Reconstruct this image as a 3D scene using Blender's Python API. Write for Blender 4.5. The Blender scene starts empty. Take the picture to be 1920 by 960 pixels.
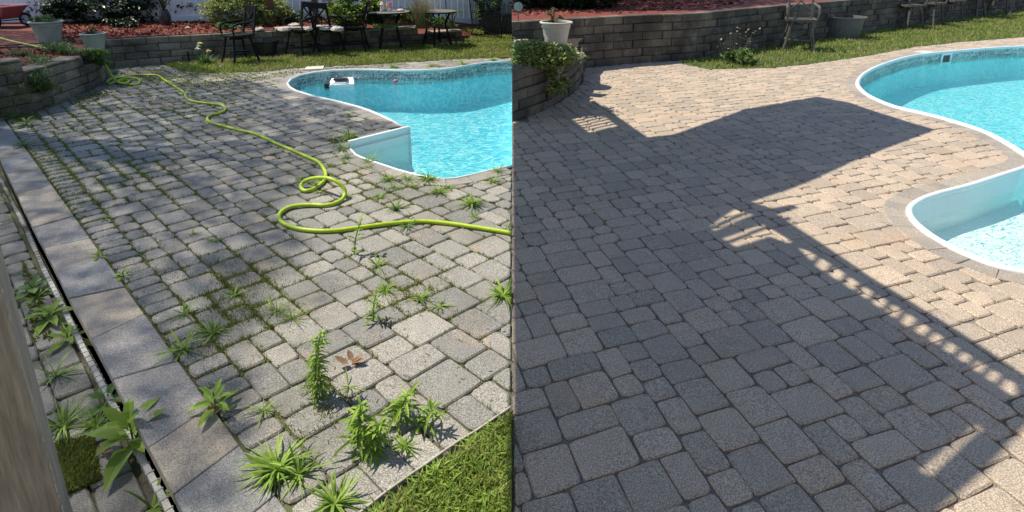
import bpy, math, random
import numpy as np
from mathutils import Vector, Matrix
from mathutils.geometry import tessellate_polygon
random.seed(7); rng = np.random.default_rng(7)
SC = bpy.context.scene; COL = SC.collection
R = random.uniform
SIDE = 0                                                 # +1 / -1 trims what is built at the border of the two yards

# ---------------------------------------------------------------- camera
H = 2.2; HOR = -75.0; FP = 1100.0; SINT = .27            # camera height (m), horizon row and focal of the 1920x960 frame
TH = math.asin(SINT); F = FP*math.cos(TH); PY = HOR + F*math.tan(TH)
cam = bpy.data.objects.new('camera', bpy.data.cameras.new('camera')); COL.objects.link(cam)
cam.location = (0, 0, H); cam.rotation_euler = (math.pi/2 - TH, 0, 0)
cam.data.sensor_width = 36; cam.data.lens = F/1920*36
cam.data.shift_y = -(480-PY)/1920; cam.data.clip_end = 500; cam.data.clip_start = .05
SC.camera = cam

# ---------------------------------------------------------------- sky, sun, exposure
SUN = Vector((.62, -.25, -1.0))                          # the way the light travels
world = bpy.data.worlds.new('World'); SC.world = world; world.use_nodes = True
wn = world.node_tree
sky = wn.nodes.new('ShaderNodeTexSky'); sky.sky_type = 'NISHITA'; sky.sun_disc = False
sky.sun_elevation = math.asin(1/SUN.length); sky.sun_rotation = math.atan2(-SUN.x, -SUN.y)
sky.ozone_density = 3.0; sky.dust_density = .6
bg = wn.nodes['Background']; bg.inputs['Strength'].default_value = .125
wn.links.new(sky.outputs[0], bg.inputs[0])
sl = bpy.data.lights.new('sun', 'SUN'); sl.energy = 4.9; sl.angle = math.radians(.55); sl.color = (1, .91, .76)
so = bpy.data.objects.new('sun', sl); COL.objects.link(so); so.location = (-10, 4, 20)
so.rotation_euler = SUN.to_track_quat('-Z', 'Y').to_euler()
SC.view_settings.view_transform = 'Standard'; SC.view_settings.look = 'None'
SC.view_settings.exposure = 0.36; SC.view_settings.gamma = 1

# ---------------------------------------------------------------- helpers
def G(u, v, z=0.0):
    """point of the horizontal plane z that stands at this place of the photograph"""
    x = (u-960)/F; y = -(v-PY)/F
    r = (x, math.cos(TH)+y*math.sin(TH), -math.sin(TH)+y*math.cos(TH))
    t = (z-H)/r[2]
    return (r[0]*t, r[1]*t)
def PX(x, y, z=0.0):
    dz = z-H; c = y*math.cos(TH)-dz*math.sin(TH); up = y*math.sin(TH)+dz*math.cos(TH)
    return (960+F*x/c, PY-F*up/c) if c > .01 else (-9999, -9999)
def Gs(pts, z=0.0): return [G(u, v, z) for u, v in pts]

class MB:
    def __init__(s): s.v = []; s.f = []; s.t = []; s.uv = []
    def add(s, vs, fs, t=.5):
        n = len(s.v); s.v += [tuple(p) for p in vs]; s.f += [tuple(i+n for i in f) for f in fs]; s.t += [t]*len(fs)
        return s
    def box(s, c, d, rz=0, t=.5, M=None):
        x, y, z = d[0]/2, d[1]/2, d[2]/2; ca, sa = math.cos(rz), math.sin(rz); vs = []
        for k in (-1, 1):
            for i, j in ((-1,-1),(1,-1),(1,1),(-1,1)):
                p = Vector((i*x, j*y, k*z))
                if M: p = M @ p
                vs.append((c[0]+p.x*ca-p.y*sa, c[1]+p.x*sa+p.y*ca, c[2]+p.z))
        return s.add(vs, [(3,2,1,0),(4,5,6,7),(0,1,5,4),(1,2,6,5),(2,3,7,6),(3,0,4,7)], t)
    def bar(s, a, b, w, h=None, t=.5):
        """square bar from a to b"""
        a = Vector(a); b = Vector(b); d = (b-a); h = h or w
        if d.length < 1e-6: return s
        d.normalize(); up = Vector((0,0,1)) if abs(d.z) < .95 else Vector((0,1,0))
        x = d.cross(up).normalized(); y = x.cross(d)
        vs = [p + x*i*w/2 + y*j*h/2 for p in (a, b) for i, j in ((-1,-1),(1,-1),(1,1),(-1,1))]
        return s.add(vs, [(3,2,1,0),(4,5,6,7),(0,1,5,4),(1,2,6,5),(2,3,7,6),(3,0,4,7)], t)
    def tube(s, path, r, n=8, t=.5, cap=True):
        path = [Vector(p) for p in path]; m = len(path); rs = r if isinstance(r, (list, tuple)) else [r]*m
        vs = []; prev = None
        for i, p in enumerate(path):
            d = (path[min(i+1, m-1)]-path[max(i-1, 0)])
            d = d.normalized() if d.length > 1e-9 else Vector((0,0,1))
            if prev is None: prev = d.cross(Vector((0,0,1)) if abs(d.z) < .9 else Vector((0,1,0))).normalized()
            x = (prev - d*prev.dot(d)).normalized(); prev = x; y = d.cross(x)
            for k in range(n):
                a = 2*math.pi*k/n; vs.append(p + (x*math.cos(a)+y*math.sin(a))*rs[i])
        fs = [(i*n+k, i*n+(k+1)%n, (i+1)*n+(k+1)%n, (i+1)*n+k) for i in range(m-1) for k in range(n)]
        if cap: fs += [tuple(range(n-1, -1, -1)), tuple((m-1)*n+k for k in range(n))]
        return s.add(vs, fs, t)
    def lathe(s, prof, c=(0,0,0), n=24, t=.5):
        vs = [(c[0]+r*math.cos(2*math.pi*k/n), c[1]+r*math.sin(2*math.pi*k/n), c[2]+z) for r, z in prof for k in range(n)]
        fs = [(i*n+k, i*n+(k+1)%n, (i+1)*n+(k+1)%n, (i+1)*n+k) for i in range(len(prof)-1) for k in range(n)]
        return s.add(vs, fs, t)
    def prism(s, poly, z0, z1, t=.5):
        n = len(poly); a = sum(poly[i][0]*poly[(i+1)%n][1]-poly[(i+1)%n][0]*poly[i][1] for i in range(n))
        if a < 0: poly = poly[::-1]
        vs = [(x, y, z0) for x, y in poly]+[(x, y, z1) for x, y in poly]
        fs = [tuple(range(n-1,-1,-1)), tuple(range(n, 2*n))]+[(i, (i+1)%n, n+(i+1)%n, n+i) for i in range(n)]
        return s.add(vs, fs, t)
    def blade(s, p, az, L, w, lift=1.0, droop=.6, t=.5, seg=3, width=(1, .85, .5, .02)):
        """a leaf blade: strip that rises and droops"""
        dx, dy = math.cos(az), math.sin(az); nx, ny = -dy, dx; vs = []
        for i in range(seg+1):
            q = i/seg; out = L*q*math.cos(lift*(1-droop*q*.6)); up = L*(q*math.sin(lift)-droop*q*q*.7)
            ww = w*width[int(round(q*(len(width)-1)))]/2
            for sg in (-1, 1): vs.append((p[0]+dx*out+nx*ww*sg, p[1]+dy*out+ny*ww*sg, p[2]+max(up, .003)))
        fs = [(2*i, 2*i+1, 2*i+3, 2*i+2) for i in range(seg)]
        return s.add(vs, fs, t)
    def leaf(s, p, az, pitch, L, w, t=.5, droop=.25):
        """a broad leaf folded along its midrib, drooping to the tip"""
        d = Vector((math.cos(az)*math.cos(pitch), math.sin(az)*math.cos(pitch), math.sin(pitch)))
        x = Vector((-math.sin(az), math.cos(az), 0)); up = x.cross(d)*-1
        if up.z < 0: up = -up
        p = Vector(p)
        def P(a, b, c): return p + d*(a*L) + x*(b*w) + up*(c*L) - Vector((0,0,1))*(droop*L*a*a)
        vs = [P(0,0,0), P(.3,-.42,.05), P(.3,0,-.01), P(.3,.42,.05), P(.68,-.36,.04), P(.68,0,0), P(.68,.36,.04), P(1,0,0)]
        return s.add(vs, [(0,1,2),(0,2,3),(1,4,5,2),(2,5,6,3),(4,7,5),(5,7,6)], t)
    def build(s, name, mat, parent=None, off=None, smooth=False):
        if SIDE: s.v = [((max(x, .0015) if SIDE > 0 else min(x, -.0015)), y, z) for x, y, z in s.v]
        if off is None: off = tuple(parent.location) if parent is not None and parent.get('_w') else (0,0,0)
        me = bpy.data.meshes.new(name)
        me.from_pydata([(x-off[0], y-off[1], z-off[2]) for x, y, z in s.v], [], s.f)
        at = me.attributes.new('tint', 'FLOAT', 'FACE'); at.data.foreach_set('value', s.t)
        me.materials.append(mat)
        if smooth: me.polygons.foreach_set('use_smooth', [True]*len(me.polygons))
        me.update()
        o = bpy.data.objects.new(name, me); COL.objects.link(o)
        if parent is not None: o.parent = parent
        else: o.location = off
        return o
def tag(o, label=None, cat=None, group=None, kind=None):
    for k, v in (('label', label), ('category', cat), ('group', group), ('kind', kind)):
        if v: o[k] = v
    return o
def thing(name, label, cat, loc=(0,0,0), group=None, kind=None, world=True):
    """Empty at the base; with world=True its parts are written in world coordinates"""
    o = bpy.data.objects.new(name, None); COL.objects.link(o); o.location = loc; o.empty_display_size = .1
    if world: o['_w'] = 1
    return tag(o, label, cat, group, kind)
def dup(root, loc, rz, label, group=None, mat=None, scale=None):
    def cp(o, par):
        c = o.copy(); COL.objects.link(c); c.parent = par
        if mat and c.data: c.data = c.data.copy(); c.data.materials[0] = mat
        for ch in list(o.children): cp(ch, c)
        return c
    r = cp(root, None); r.location = loc; r.rotation_euler = (0, 0, rz); r['label'] = label
    if scale: r.scale = (scale,)*3
    if group: r['group'] = group
    return r
def sheet(name, mat, outer, holes=(), z=0.0, lbl=None, kind='structure', parent=None, uv=False):
    loops = [[Vector((x, y, 0)) for x, y in outer]]+[[Vector((x, y, 0)) for x, y in h] for h in holes]
    tris = tessellate_polygon(loops); pts = [p for l in loops for p in l]
    vs = [(p.x, p.y, z) for p in pts]; fs = []
    for a, b, c in tris:
        ar = (pts[b]-pts[a]).cross(pts[c]-pts[a]).z
        fs.append((a, b, c) if ar > 0 else (a, c, b))
    o = MB().add(vs, fs).build(name, mat, parent, off=(0,0,0))
    if kind: o['kind'] = kind
    if lbl: o['label'] = lbl
    return o
def smooth_line(pts, n=6, closed=False):
    P = [Vector(p).to_3d() if len(p) == 2 else Vector(p) for p in pts]; m = len(P); out = []
    for i in range(m if closed else m-1):
        p0 = P[(i-1) % m] if closed or i > 0 else P[0]; p1 = P[i]; p2 = P[(i+1) % m]
        p3 = P[(i+2) % m] if closed or i+2 < m else P[-1]
        for k in range(n):
            t = k/n
            out.append(.5*((2*p1)+(-p0+p2)*t+(2*p0-5*p1+4*p2-p3)*t*t+(-p0+3*p1-3*p2+p3)*t**3))
    if not closed: out.append(P[-1])
    return out

# ---------------------------------------------------------------- materials
def newmat(name):
    m = bpy.data.materials.new(name); m.use_nodes = True
    return m, m.node_tree, m.node_tree.nodes['Principled BSDF']
class N:
    """small node builder"""
    def __init__(s, nt):
        s.nt = nt; g = nt.nodes.new('ShaderNodeNewGeometry'); s.pos = g.outputs['Position']
    def link(s, a, b): s.nt.links.new(a, b)
    def noise(s, sc, det=4, rough=.55, vec=None, dist=0):
        n = s.nt.nodes.new('ShaderNodeTexNoise'); n.inputs['Scale'].default_value = sc
        n.inputs['Detail'].default_value = det; n.inputs['Roughness'].default_value = rough; n.inputs['Distortion'].default_value = dist
        s.link(vec or s.pos, n.inputs['Vector']); return n.outputs['Fac']
    def voro(s, sc, feat='F1', vec=None):
        n = s.nt.nodes.new('ShaderNodeTexVoronoi'); n.feature = feat; n.inputs['Scale'].default_value = sc
        s.link(vec or s.pos, n.inputs['Vector']); return n.outputs['Distance']
    def ramp(s, f, a, b, ca=(0,0,0), cb=(1,1,1)):
        r = s.nt.nodes.new('ShaderNodeValToRGB'); e = r.color_ramp.elements
        e[0].position = a; e[1].position = b; e[0].color = (*ca, 1); e[1].color = (*cb, 1)
        s.link(f, r.inputs[0]); return r.outputs[0]
    def mix(s, f, a, b, mode='MIX'):
        m = s.nt.nodes.new('ShaderNodeMix'); m.data_type = 'RGBA'; m.blend_type = mode
        for inp, v in ((m.inputs[0], f), (m.inputs[6], a), (m.inputs[7], b)):
            if isinstance(v, (int, float)): inp.default_value = v
            elif isinstance(v, tuple): inp.default_value = (*v, 1)
            else: s.link(v, inp)
        return m.outputs[2]
    def attr(s, name='tint'):
        a = s.nt.nodes.new('ShaderNodeAttribute'); a.attribute_name = name; return a.outputs['Fac']
    def math(s, op, a, b=0.0):
        m = s.nt.nodes.new('ShaderNodeMath'); m.operation = op
        for i, v in enumerate((a, b)):
            if isinstance(v, (int, float)): m.inputs[i].default_value = v
            else: s.link(v, m.inputs[i])
        return m.outputs[0]
    def bump(s, h, strength=.5, dist=.01):
        b = s.nt.nodes.new('ShaderNodeBump'); b.inputs['Strength'].default_value = strength
        b.inputs['Distance'].default_value = dist; s.link(h, b.inputs['Height']); return b.outputs[0]
    def map(s, scale=(1,1,1), rot=(0,0,0), vec=None):
        m = s.nt.nodes.new('ShaderNodeMapping'); m.inputs['Scale'].default_value = scale; m.inputs['Rotation'].default_value = rot
        s.link(vec or s.pos, m.inputs['Vector']); return m.outputs[0]

def stone(name, c1, c2, dirt=(.1,.09,.07), dirt_a=.5, dirt_b=.75, dirt_amt=.6, speck=.55, fine=150, rough=.9, moss=None, moss_a=.55, accent=None, bump=.5):
    m, nt, p = newmat(name); n = N(nt)
    c = n.mix(n.attr(), c1, c2)
    if accent: c = n.mix(n.math('MULTIPLY', n.ramp(n.noise(2.3, 4, .65), .56, .74), .6), c, accent)
    sp = n.noise(fine, 2, .7)
    c = n.mix(speck, c, n.ramp(sp, .38, .64, (.22,.22,.22), (1.0,1.0,1.0)), 'OVERLAY')
    mid = n.noise(14, 4, .6)
    c = n.mix(.35, c, n.ramp(mid, .3, .7, (.4,.4,.4), (.62,.62,.62)), 'OVERLAY')
    c = n.mix(n.math('MULTIPLY', n.ramp(n.noise(1.1, 5, .65), dirt_a, dirt_b), dirt_amt), c, dirt)
    if moss: c = n.mix(n.math('MULTIPLY', n.ramp(n.noise(3.0, 6, .7), moss_a, moss_a+.1), .85), c, moss)
    n.link(c, p.inputs['Base Color']); p.inputs['Roughness'].default_value = rough
    h = n.math('ADD', n.math('MULTIPLY', sp, .5), mid)
    n.link(n.bump(h, bump, .006), p.inputs['Normal'])
    return m
def plain(name, c, rough=.6, metal=0, var=.25, sc=20, bump=0, spec=None):
    m, nt, p = newmat(name); n = N(nt)
    f = n.noise(sc, 5, .6)
    n.link(n.mix(var, c, n.ramp(f, .3, .7, tuple(x*.45 for x in c), tuple(min(1, x*1.35) for x in c))), p.inputs['Base Color'])
    p.inputs['Roughness'].default_value = rough; p.inputs['Metallic'].default_value = metal
    if spec is not None: p.inputs['Specular IOR Level'].default_value = spec
    if bump: n.link(n.bump(f, bump, .01), p.inputs['Normal'])
    return m
def foliage(name, dark, light, rough=.55, trans=.25, sc=4, dry=None):
    m, nt, p = newmat(name); n = N(nt)
    c = n.mix(n.attr(), dark, light)
    c = n.mix(.3, c, n.ramp(n.noise(sc, 3), .35, .65, (.35,.35,.35), (.65,.65,.65)), 'OVERLAY')
    if dry: c = n.mix(n.math('MULTIPLY', n.ramp(n.math('ADD', n.noise(1.6, 5, .7), n.math('MULTIPLY', n.attr(), .12)), .52, .70), .8), c, dry)
    n.link(c, p.inputs['Base Color']); p.inputs['Roughness'].default_value = rough
    p.inputs['Specular IOR Level'].default_value = .35
    tr = nt.nodes.new('ShaderNodeBsdfTranslucent'); n.link(c, tr.inputs['Color'])
    ms = nt.nodes.new('ShaderNodeMixShader'); ms.inputs[0].default_value = trans
    n.link(p.outputs[0], ms.inputs[1]); n.link(tr.outputs[0], ms.inputs[2])
    n.link(ms.outputs[0], nt.nodes['Material Output'].inputs['Surface'])
    return m
def brickprint(name):
    m, nt, p = newmat(name); n = N(nt)
    uv = nt.nodes.new('ShaderNodeUVMap'); b = nt.nodes.new('ShaderNodeTexBrick'); n.link(uv.outputs[0], b.inputs['Vector'])
    b.inputs['Scale'].default_value = 1; b.inputs['Brick Width'].default_value = .24; b.inputs['Row Height'].default_value = .085
    b.inputs['Mortar Size'].default_value = .006; b.inputs['Color1'].default_value = (.17,.21,.21,1); b.inputs['Color2'].default_value = (.48,.53,.52,1)
    b.inputs['Mortar'].default_value = (.04,.07,.09,1); b.inputs['Bias'].default_value = -.1
    f = n.noise(28, 4, .7)
    c = n.mix(n.math('MULTIPLY', n.ramp(f, .5, .60), .9), b.outputs['Color'], (.75,.80,.78))
    n.link(c, p.inputs['Base Color']); p.inputs['Roughness'].default_value = .35
    return m
def watermat(body=.13, tint=(.74,.95,.97), name='pool_water'):
    m, nt, p = newmat(name); nt.nodes.remove(p); n = N(nt)
    h = n.math('ADD', n.noise(5, 5, .6, dist=.6, vec=n.map((1,1.7,1), (0,0,.4))), n.math('MULTIPLY', n.noise(17, 2, .5, vec=n.map((1,2,1), (0,0,-.3))), .5))
    nb = n.bump(h, .6, .08)
    fr = nt.nodes.new('ShaderNodeFresnel'); fr.inputs['IOR'].default_value = 1.33; n.link(nb, fr.inputs['Normal'])
    g = nt.nodes.new('ShaderNodeBsdfGlossy'); g.inputs['Roughness'].default_value = .04; n.link(nb, g.inputs['Normal'])
    t = nt.nodes.new('ShaderNodeBsdfTransparent'); t.inputs['Color'].default_value = (*tint,1)
    df = nt.nodes.new('ShaderNodeBsdfDiffuse'); n.link(nb, df.inputs['Normal'])
    n.link(n.mix(n.ramp(n.noise(.35, 3), .35, .65), (.10,.58,.68), (.18,.70,.76)), df.inputs['Color'])
    m0 = nt.nodes.new('ShaderNodeMixShader'); m0.inputs[0].default_value = body; n.link(t.outputs[0], m0.inputs[1]); n.link(df.outputs[0], m0.inputs[2])
    ms = nt.nodes.new('ShaderNodeMixShader'); n.link(fr.outputs[0], ms.inputs[0]); n.link(m0.outputs[0], ms.inputs[1]); n.link(g.outputs[0], ms.inputs[2])
    n.link(ms.outputs[0], nt.nodes['Material Output'].inputs['Surface'])
    return m
def caustic_linermat(name, a, b, c):
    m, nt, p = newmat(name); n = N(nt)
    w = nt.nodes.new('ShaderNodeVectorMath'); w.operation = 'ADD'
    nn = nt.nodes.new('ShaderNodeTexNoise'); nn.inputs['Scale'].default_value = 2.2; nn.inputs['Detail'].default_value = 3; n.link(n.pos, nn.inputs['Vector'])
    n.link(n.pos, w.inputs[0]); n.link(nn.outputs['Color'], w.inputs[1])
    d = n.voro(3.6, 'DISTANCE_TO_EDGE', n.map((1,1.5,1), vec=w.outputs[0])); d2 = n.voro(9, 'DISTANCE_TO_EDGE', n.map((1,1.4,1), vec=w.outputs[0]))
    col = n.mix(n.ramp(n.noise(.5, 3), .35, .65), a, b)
    col = n.mix(n.ramp(d, .0, .13, (.75,)*3, (0,)*3), col, c)  # pale cell edges: rippling sunlight painted over the liner's blue mottling
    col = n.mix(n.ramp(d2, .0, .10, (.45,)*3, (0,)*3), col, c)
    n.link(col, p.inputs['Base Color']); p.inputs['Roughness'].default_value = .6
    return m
def woodmat(name, c, c2, sc=(1,1,.08)):
    m, nt, p = newmat(name); n = N(nt)
    f = n.noise(60, 5, .6, vec=n.map(sc)); g = n.noise(3, 4)
    col = n.mix(n.ramp(f, .35, .7), c, c2); col = n.mix(.25, col, n.ramp(g, .3, .7, (.4,)*3, (.6,)*3), 'OVERLAY')
    n.link(col, p.inputs['Base Color']); p.inputs['Roughness'].default_value = .75; n.link(n.bump(f, .5, .006), p.inputs['Normal'])
    return m

M = {}
M['paver_l'] = stone('grey_tumbled_paver', (.165,.165,.158), (.285,.272,.245), dirt=(.115,.105,.07), dirt_amt=.65, accent=(.34,.25,.18), moss=(.10,.12,.05), moss_a=.66, speck=.8)
M['paver_r'] = stone('cleaned_beige_paver', (.305,.26,.21), (.43,.345,.265), dirt=(.30,.22,.16), dirt_amt=.35, accent=(.43,.29,.18), speck=.7)
M['paver_low'] = stone('dark_mossy_paver', (.13,.13,.12), (.24,.23,.21), dirt=(.05,.06,.03), dirt_amt=.7, moss=(.05,.075,.02), moss_a=.56)  # darker, mossier stone of the lower walkway
M['coping_l'] = stone('grey_coping_stone', (.18,.175,.17), (.30,.28,.25), speck=.7)
M['coping_r'] = stone('clean_coping_stone', (.25,.225,.20), (.34,.30,.25), accent=(.42,.27,.17), dirt_amt=.2, speck=.6)
M['slab'] = stone('concrete_cap_slab', (.225,.23,.238), (.36,.31,.25), dirt=(.10,.095,.075), dirt_a=.5, dirt_b=.62, dirt_amt=.6, speck=.6, fine=170)
M['joint_l'] = stone('mossy_joint_soil', (.085,.075,.06), (.10,.09,.07), dirt=(.10,.12,.04), dirt_a=.42, dirt_b=.58, dirt_amt=.85, moss=(.10,.15,.03), moss_a=.53)
M['joint_r'] = stone('joint_sand', (.17,.15,.13), (.19,.17,.15), dirt_amt=.2)
M['block'] = stone('weathered_wall_block', (.12,.105,.08), (.29,.25,.19), dirt=(.04,.038,.028), dirt_a=.42, dirt_b=.66, dirt_amt=.8, moss=(.08,.095,.02), moss_a=.60, accent=(.45,.43,.38), speck=.8, fine=90, bump=.9)
M['block_r'] = stone('grey_brown_wall_block', (.085,.068,.052), (.18,.145,.11), dirt=(.04,.033,.026), dirt_a=.42, dirt_b=.6, dirt_amt=.8, accent=(.36,.33,.29), speck=.5, fine=60, bump=.9)
M['cap'] = stone('pale_wall_cap', (.28,.25,.21), (.42,.37,.31), dirt=(.10,.09,.07), dirt_amt=.6)
M['mulch'] = stone('red_mulch', (.15,.028,.017), (.18,.035,.022), dirt=(.07,.015,.01), dirt_a=.35, dirt_b=.6, dirt_amt=.6, speck=1, fine=30, bump=1)
M['chip'] = foliage('mulch_chip', (.07,.015,.01), (.34,.07,.04), trans=0, rough=.9, dry=(.22,.10,.06))
M['lawn'] = stone('lawn_soil', (.05,.07,.02), (.06,.09,.02), dirt=(.08,.07,.03), moss=(.10,.16,.03), moss_a=.5)
M['grass'] = foliage('lawn_grass', (.09,.15,.02), (.36,.44,.08), trans=.35, dry=(.42,.36,.16))
M['moss'] = foliage('joint_moss', (.11,.14,.03), (.30,.36,.08), trans=.3)
M['weed'] = foliage('weed_leaf', (.08,.17,.02), (.34,.50,.08), trans=.35)
M['weed_d'] = foliage('dark_weed_leaf', (.05,.12,.03), (.19,.31,.08), trans=.3)
M['bush_d'] = foliage('dark_bush_leaf', (.012,.032,.012), (.035,.075,.025), trans=.12, rough=.4)
M['bush_v'] = foliage('variegated_leaf', (.05,.12,.02), (.55,.60,.20), trans=.25)
M['hydr'] = foliage('hydrangea_leaf', (.05,.14,.02), (.38,.50,.07), trans=.3)
M['purple'] = foliage('purple_flower', (.16,.13,.45), (.38,.33,.72), trans=.2)
M['pink'] = foliage('pink_flower', (.55,.08,.18), (.8,.25,.38), trans=.2)
M['yellow'] = foliage('yellow_flower', (.7,.6,.08), (.85,.8,.35), trans=.2)
M['whitef'] = foliage('white_petal', (.6,.65,.65), (.8,.85,.85), trans=.2)
M['straw'] = foliage('dry_grass', (.12,.11,.05), (.34,.29,.15), trans=.2)
M['deadleaf'] = foliage('dead_leaf', (.16,.085,.05), (.36,.22,.13), trans=.1, rough=.8)
M['stem'] = plain('plant_stem', (.12,.20,.05), .7)
M['bark'] = plain('bark', (.10,.07,.045), .9, sc=30, bump=.8, var=.7)
M['vinyl'] = plain('white_vinyl', (.88,.89,.92), .35, var=.06, sc=3)
M['rim'] = plain('pool_rim', (.72,.80,.82), .3, var=.08, sc=4)
M['fiber'] = plain('white_fibreglass', (.74,.79,.79), .3, var=.05, sc=3)
M['iron'] = plain('black_iron', (.010,.010,.012), .7, var=.3, spec=.2)
M['iron_grey'] = plain('grey_brown_iron', (.10,.088,.075), .6, var=.5, sc=15)  # paler grey-brown version of the chair iron
M['tub'] = plain('dark_plastic', (.02,.022,.028), .4, var=.2)
M['tub_w'] = plain('grey_plastic', (.13,.125,.125), .45, var=.4, sc=6)
M['ttop'] = plain('slate_table_top', (.16,.15,.14), .5, var=.4)
M['pot_g'] = plain('grey_green_pot', (.34,.40,.35), .6, var=.3, sc=9)
M['pot_c'] = plain('cream_pot', (.56,.53,.45), .6, var=.15, sc=8)
M['soil'] = plain('potting_soil', (.03,.022,.015), 1, sc=40, bump=1)
M['hose'] = plain('lime_hose', (.40,.56,.02), .42, var=.35, sc=40)
M['copper'] = plain('copper', (.65,.28,.08), .35, .7)
M['red'] = plain('faded_red_tub', (.42,.12,.13), .5)
M['rubber'] = plain('black_rubber', (.02,.02,.02), .8)
M['hub'] = plain('pale_wheel_hub', (.50,.58,.70), .5)
M['pine'] = plain('black_glaze', (.012,.014,.015), .3)
M['post'] = woodmat('taupe_painted_wood', (.30,.24,.19), (.52,.44,.36))
M['flake'] = plain('bare_wood_flake', (.6,.55,.45), .8)
M['brownwood'] = woodmat('brown_wood', (.07,.03,.015), (.16,.07,.04))
M['stripw'] = stone('white_edging', (.45,.45,.42), (.6,.6,.57), dirt=(.08,.07,.05), dirt_a=.45, dirt_b=.6, dirt_amt=.85, speck=.3)
M['rock'] = stone('garden_rock', (.32,.27,.23), (.55,.50,.45), dirt_amt=.2)
M['black'] = plain('black_cap', (.02,.02,.025), .4)
M['cord'] = plain('grey_cord', (.48,.44,.38), .7, var=.5, sc=12)
M['cloth'] = plain('pale_pink_cloth', (.75,.50,.50), .9)
M['lidm'] = stone('pale_lid', (.55,.52,.46), (.6,.56,.5), dirt_amt=.2)
M['siding'] = plain('house_siding', (.55,.53,.48), .7, var=.1)
M['shadow_slabw'] = woodmat('shadow_slab_wood', (.22,.18,.14), (.30,.25,.20), (1,.08,1))
M['water'] = watermat(); M['shallow'] = watermat(.02, (.90,.985,.985), 'shallow_water'); M['print'] = brickprint('stone_print_liner')
M['liner'] = caustic_linermat('blue_liner', (.08,.58,.76), (.16,.72,.84), (.80,.98,.99))
M['liner_r'] = caustic_linermat('pale_blue_liner', (.17,.72,.80), (.26,.80,.86), (.75,.96,.97))
M['stepf'] = caustic_linermat('pale_step', (.74,.92,.90), (.80,.95,.93), (.92,.98,.97))
#%%PART2
# ---------------------------------------------------------------- outlines on the ground
POOL_L_main = Gs([(960,116),(935,116.5),(910,118),(888,121.5),(867,125),(845,129),(823,131),(787,132.5),(750,133),(706,131.5),(662,131),(620,133),(587,137),(562,142),(546,149),(539,157),(543,164),(555,171),(590,182),(620,188),(648,195),(672,201.5),(692,208),(711,216),(727,223.5),(756,239)])
POOL_L_bay = Gs([(766,239),(654,267),(656,279),(667,291),(685,299),(709,307),(745,319),(780,329),(805,334),(829,336.5),(855,335),(880,330),(911,322),(935,317),(960,312)])
POOL_L = POOL_L_main+POOL_L_bay
POOL_R = [tuple(p)[:2] for p in smooth_line(Gs([(2450,110),(2200,90),(2050,86),(1920,88),(1860,91),(1800,96),(1720,104),(1660,120),(1622,138),(1608,155),(1613,168),(1630,182),(1677,202),(1752,220),(1837,246),(1890,272),(1920,292)]), 3)] \
       + Gs([(1938,304)]) + [tuple(p)[:2] for p in smooth_line(Gs([(1920,316),(1868,333),(1815,350),(1760,364),(1725,377),(1705,393),(1711,414),(1740,440),(1776,462),(1815,481),(1871,502),(1920,513),(2050,535),(2250,545),(2500,500),(2650,300)]), 3)]
A_L = math.radians(136.7); B_L = math.radians(42.8)
aL = np.array((math.cos(A_L), math.sin(A_L))); bL = np.array((math.cos(B_L), math.sin(B_L)))
O_L = np.array(G(591, 1023))
A_R = math.radians(105.0); B_R = math.radians(19.4)
aR = np.array((math.cos(A_R), math.sin(A_R))); bR = np.array((math.cos(B_R), math.sin(B_R)))
O_R = np.array(G(1440, 960))
def PQ(p, q, O=O_L, a=aL, b=bL): w = O+p*a+q*b; return (float(w[0]), float(w[1]))
# slab row: left and right ends of every joint, far to near
SLABJ = [((-60,232),(-8,210)), ((-22,239.5),(16,237)), ((0,298.5),(54,291)), ((32,365),(97,347)), ((62,427),(137,406)), ((83,466),(170,447)), ((107,513),(191,482)), ((130,560),(232,539)),
         ((172,636),(271,589)), ((212,711),(337,675)), ((279,841),(400,761)), ((326,929),(453,834)), ((381,1042),(521,927)), ((452,1180),(602,1035))]
def snap(b):                                               # the slabs end exactly on the first paver joint
    w = np.array(G(*b))-O_L; k = aL[0]*bL[1]-aL[1]*bL[0]; p_ = (w[0]*bL[1]-w[1]*bL[0])/k
    return PQ(p_, -.006)
SLABW = [(G(*a), snap(b)) for a, b in SLABJ]
LAWN_L = Gs([(303,121),(330,128),(350,134),(400,137),(480,135),(560,127.5),(640,123.5),(720,119.5),(780,116),(837,112),(900,109),(960,108),(960,47),(930,55),(895,66),(867,78),(800,83),(706,89),(620,96),(522,103),(420,110),(330,117)])
LAWN_R = Gs([(1275,119),(1330,130),(1390,128.5),(1440,128),(1500,122),(1560,114),(1615,106.5),(1715,88),(1800,79),(1920,69.5),(2100,55),(2400,40),(2400,-18),(2100,-3),(1920,17),(1800,35),(1700,49),(1600,63),(1520,75),(1440,87),(1300,111)])
WB_L = Gs([(-150,158),(-40,148),(100,137),(205,127),(250,123),(300,119),(360,115),(420,111),(522,104),(620,97),(706,90),(800,84),(868,79)])   # back wall, left yard
WF_L = Gs([(-160,258),(0,222),(67,208)]); WF_L2 = Gs([(67,208),(117,190),(167,170),(190,159),(201,147),(205,133)])
WB_R = Gs([(960,142),(1030,134),(1096,127),(1200,118),(1300,112),(1440,88),(1520,76),(1600,64),(1700,50),(1800,36),(1920,18),(2150,-8)])
WF_R = Gs([(960,228),(1010,211),(1050,191),(1077,172),(1092,155),(1095,140)])
PAT_TOP_L = Gs([(-160,258),(0,222),(67,208),(117,190),(167,170),(190,159),(201,147),(205,128),(303,120)])

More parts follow.
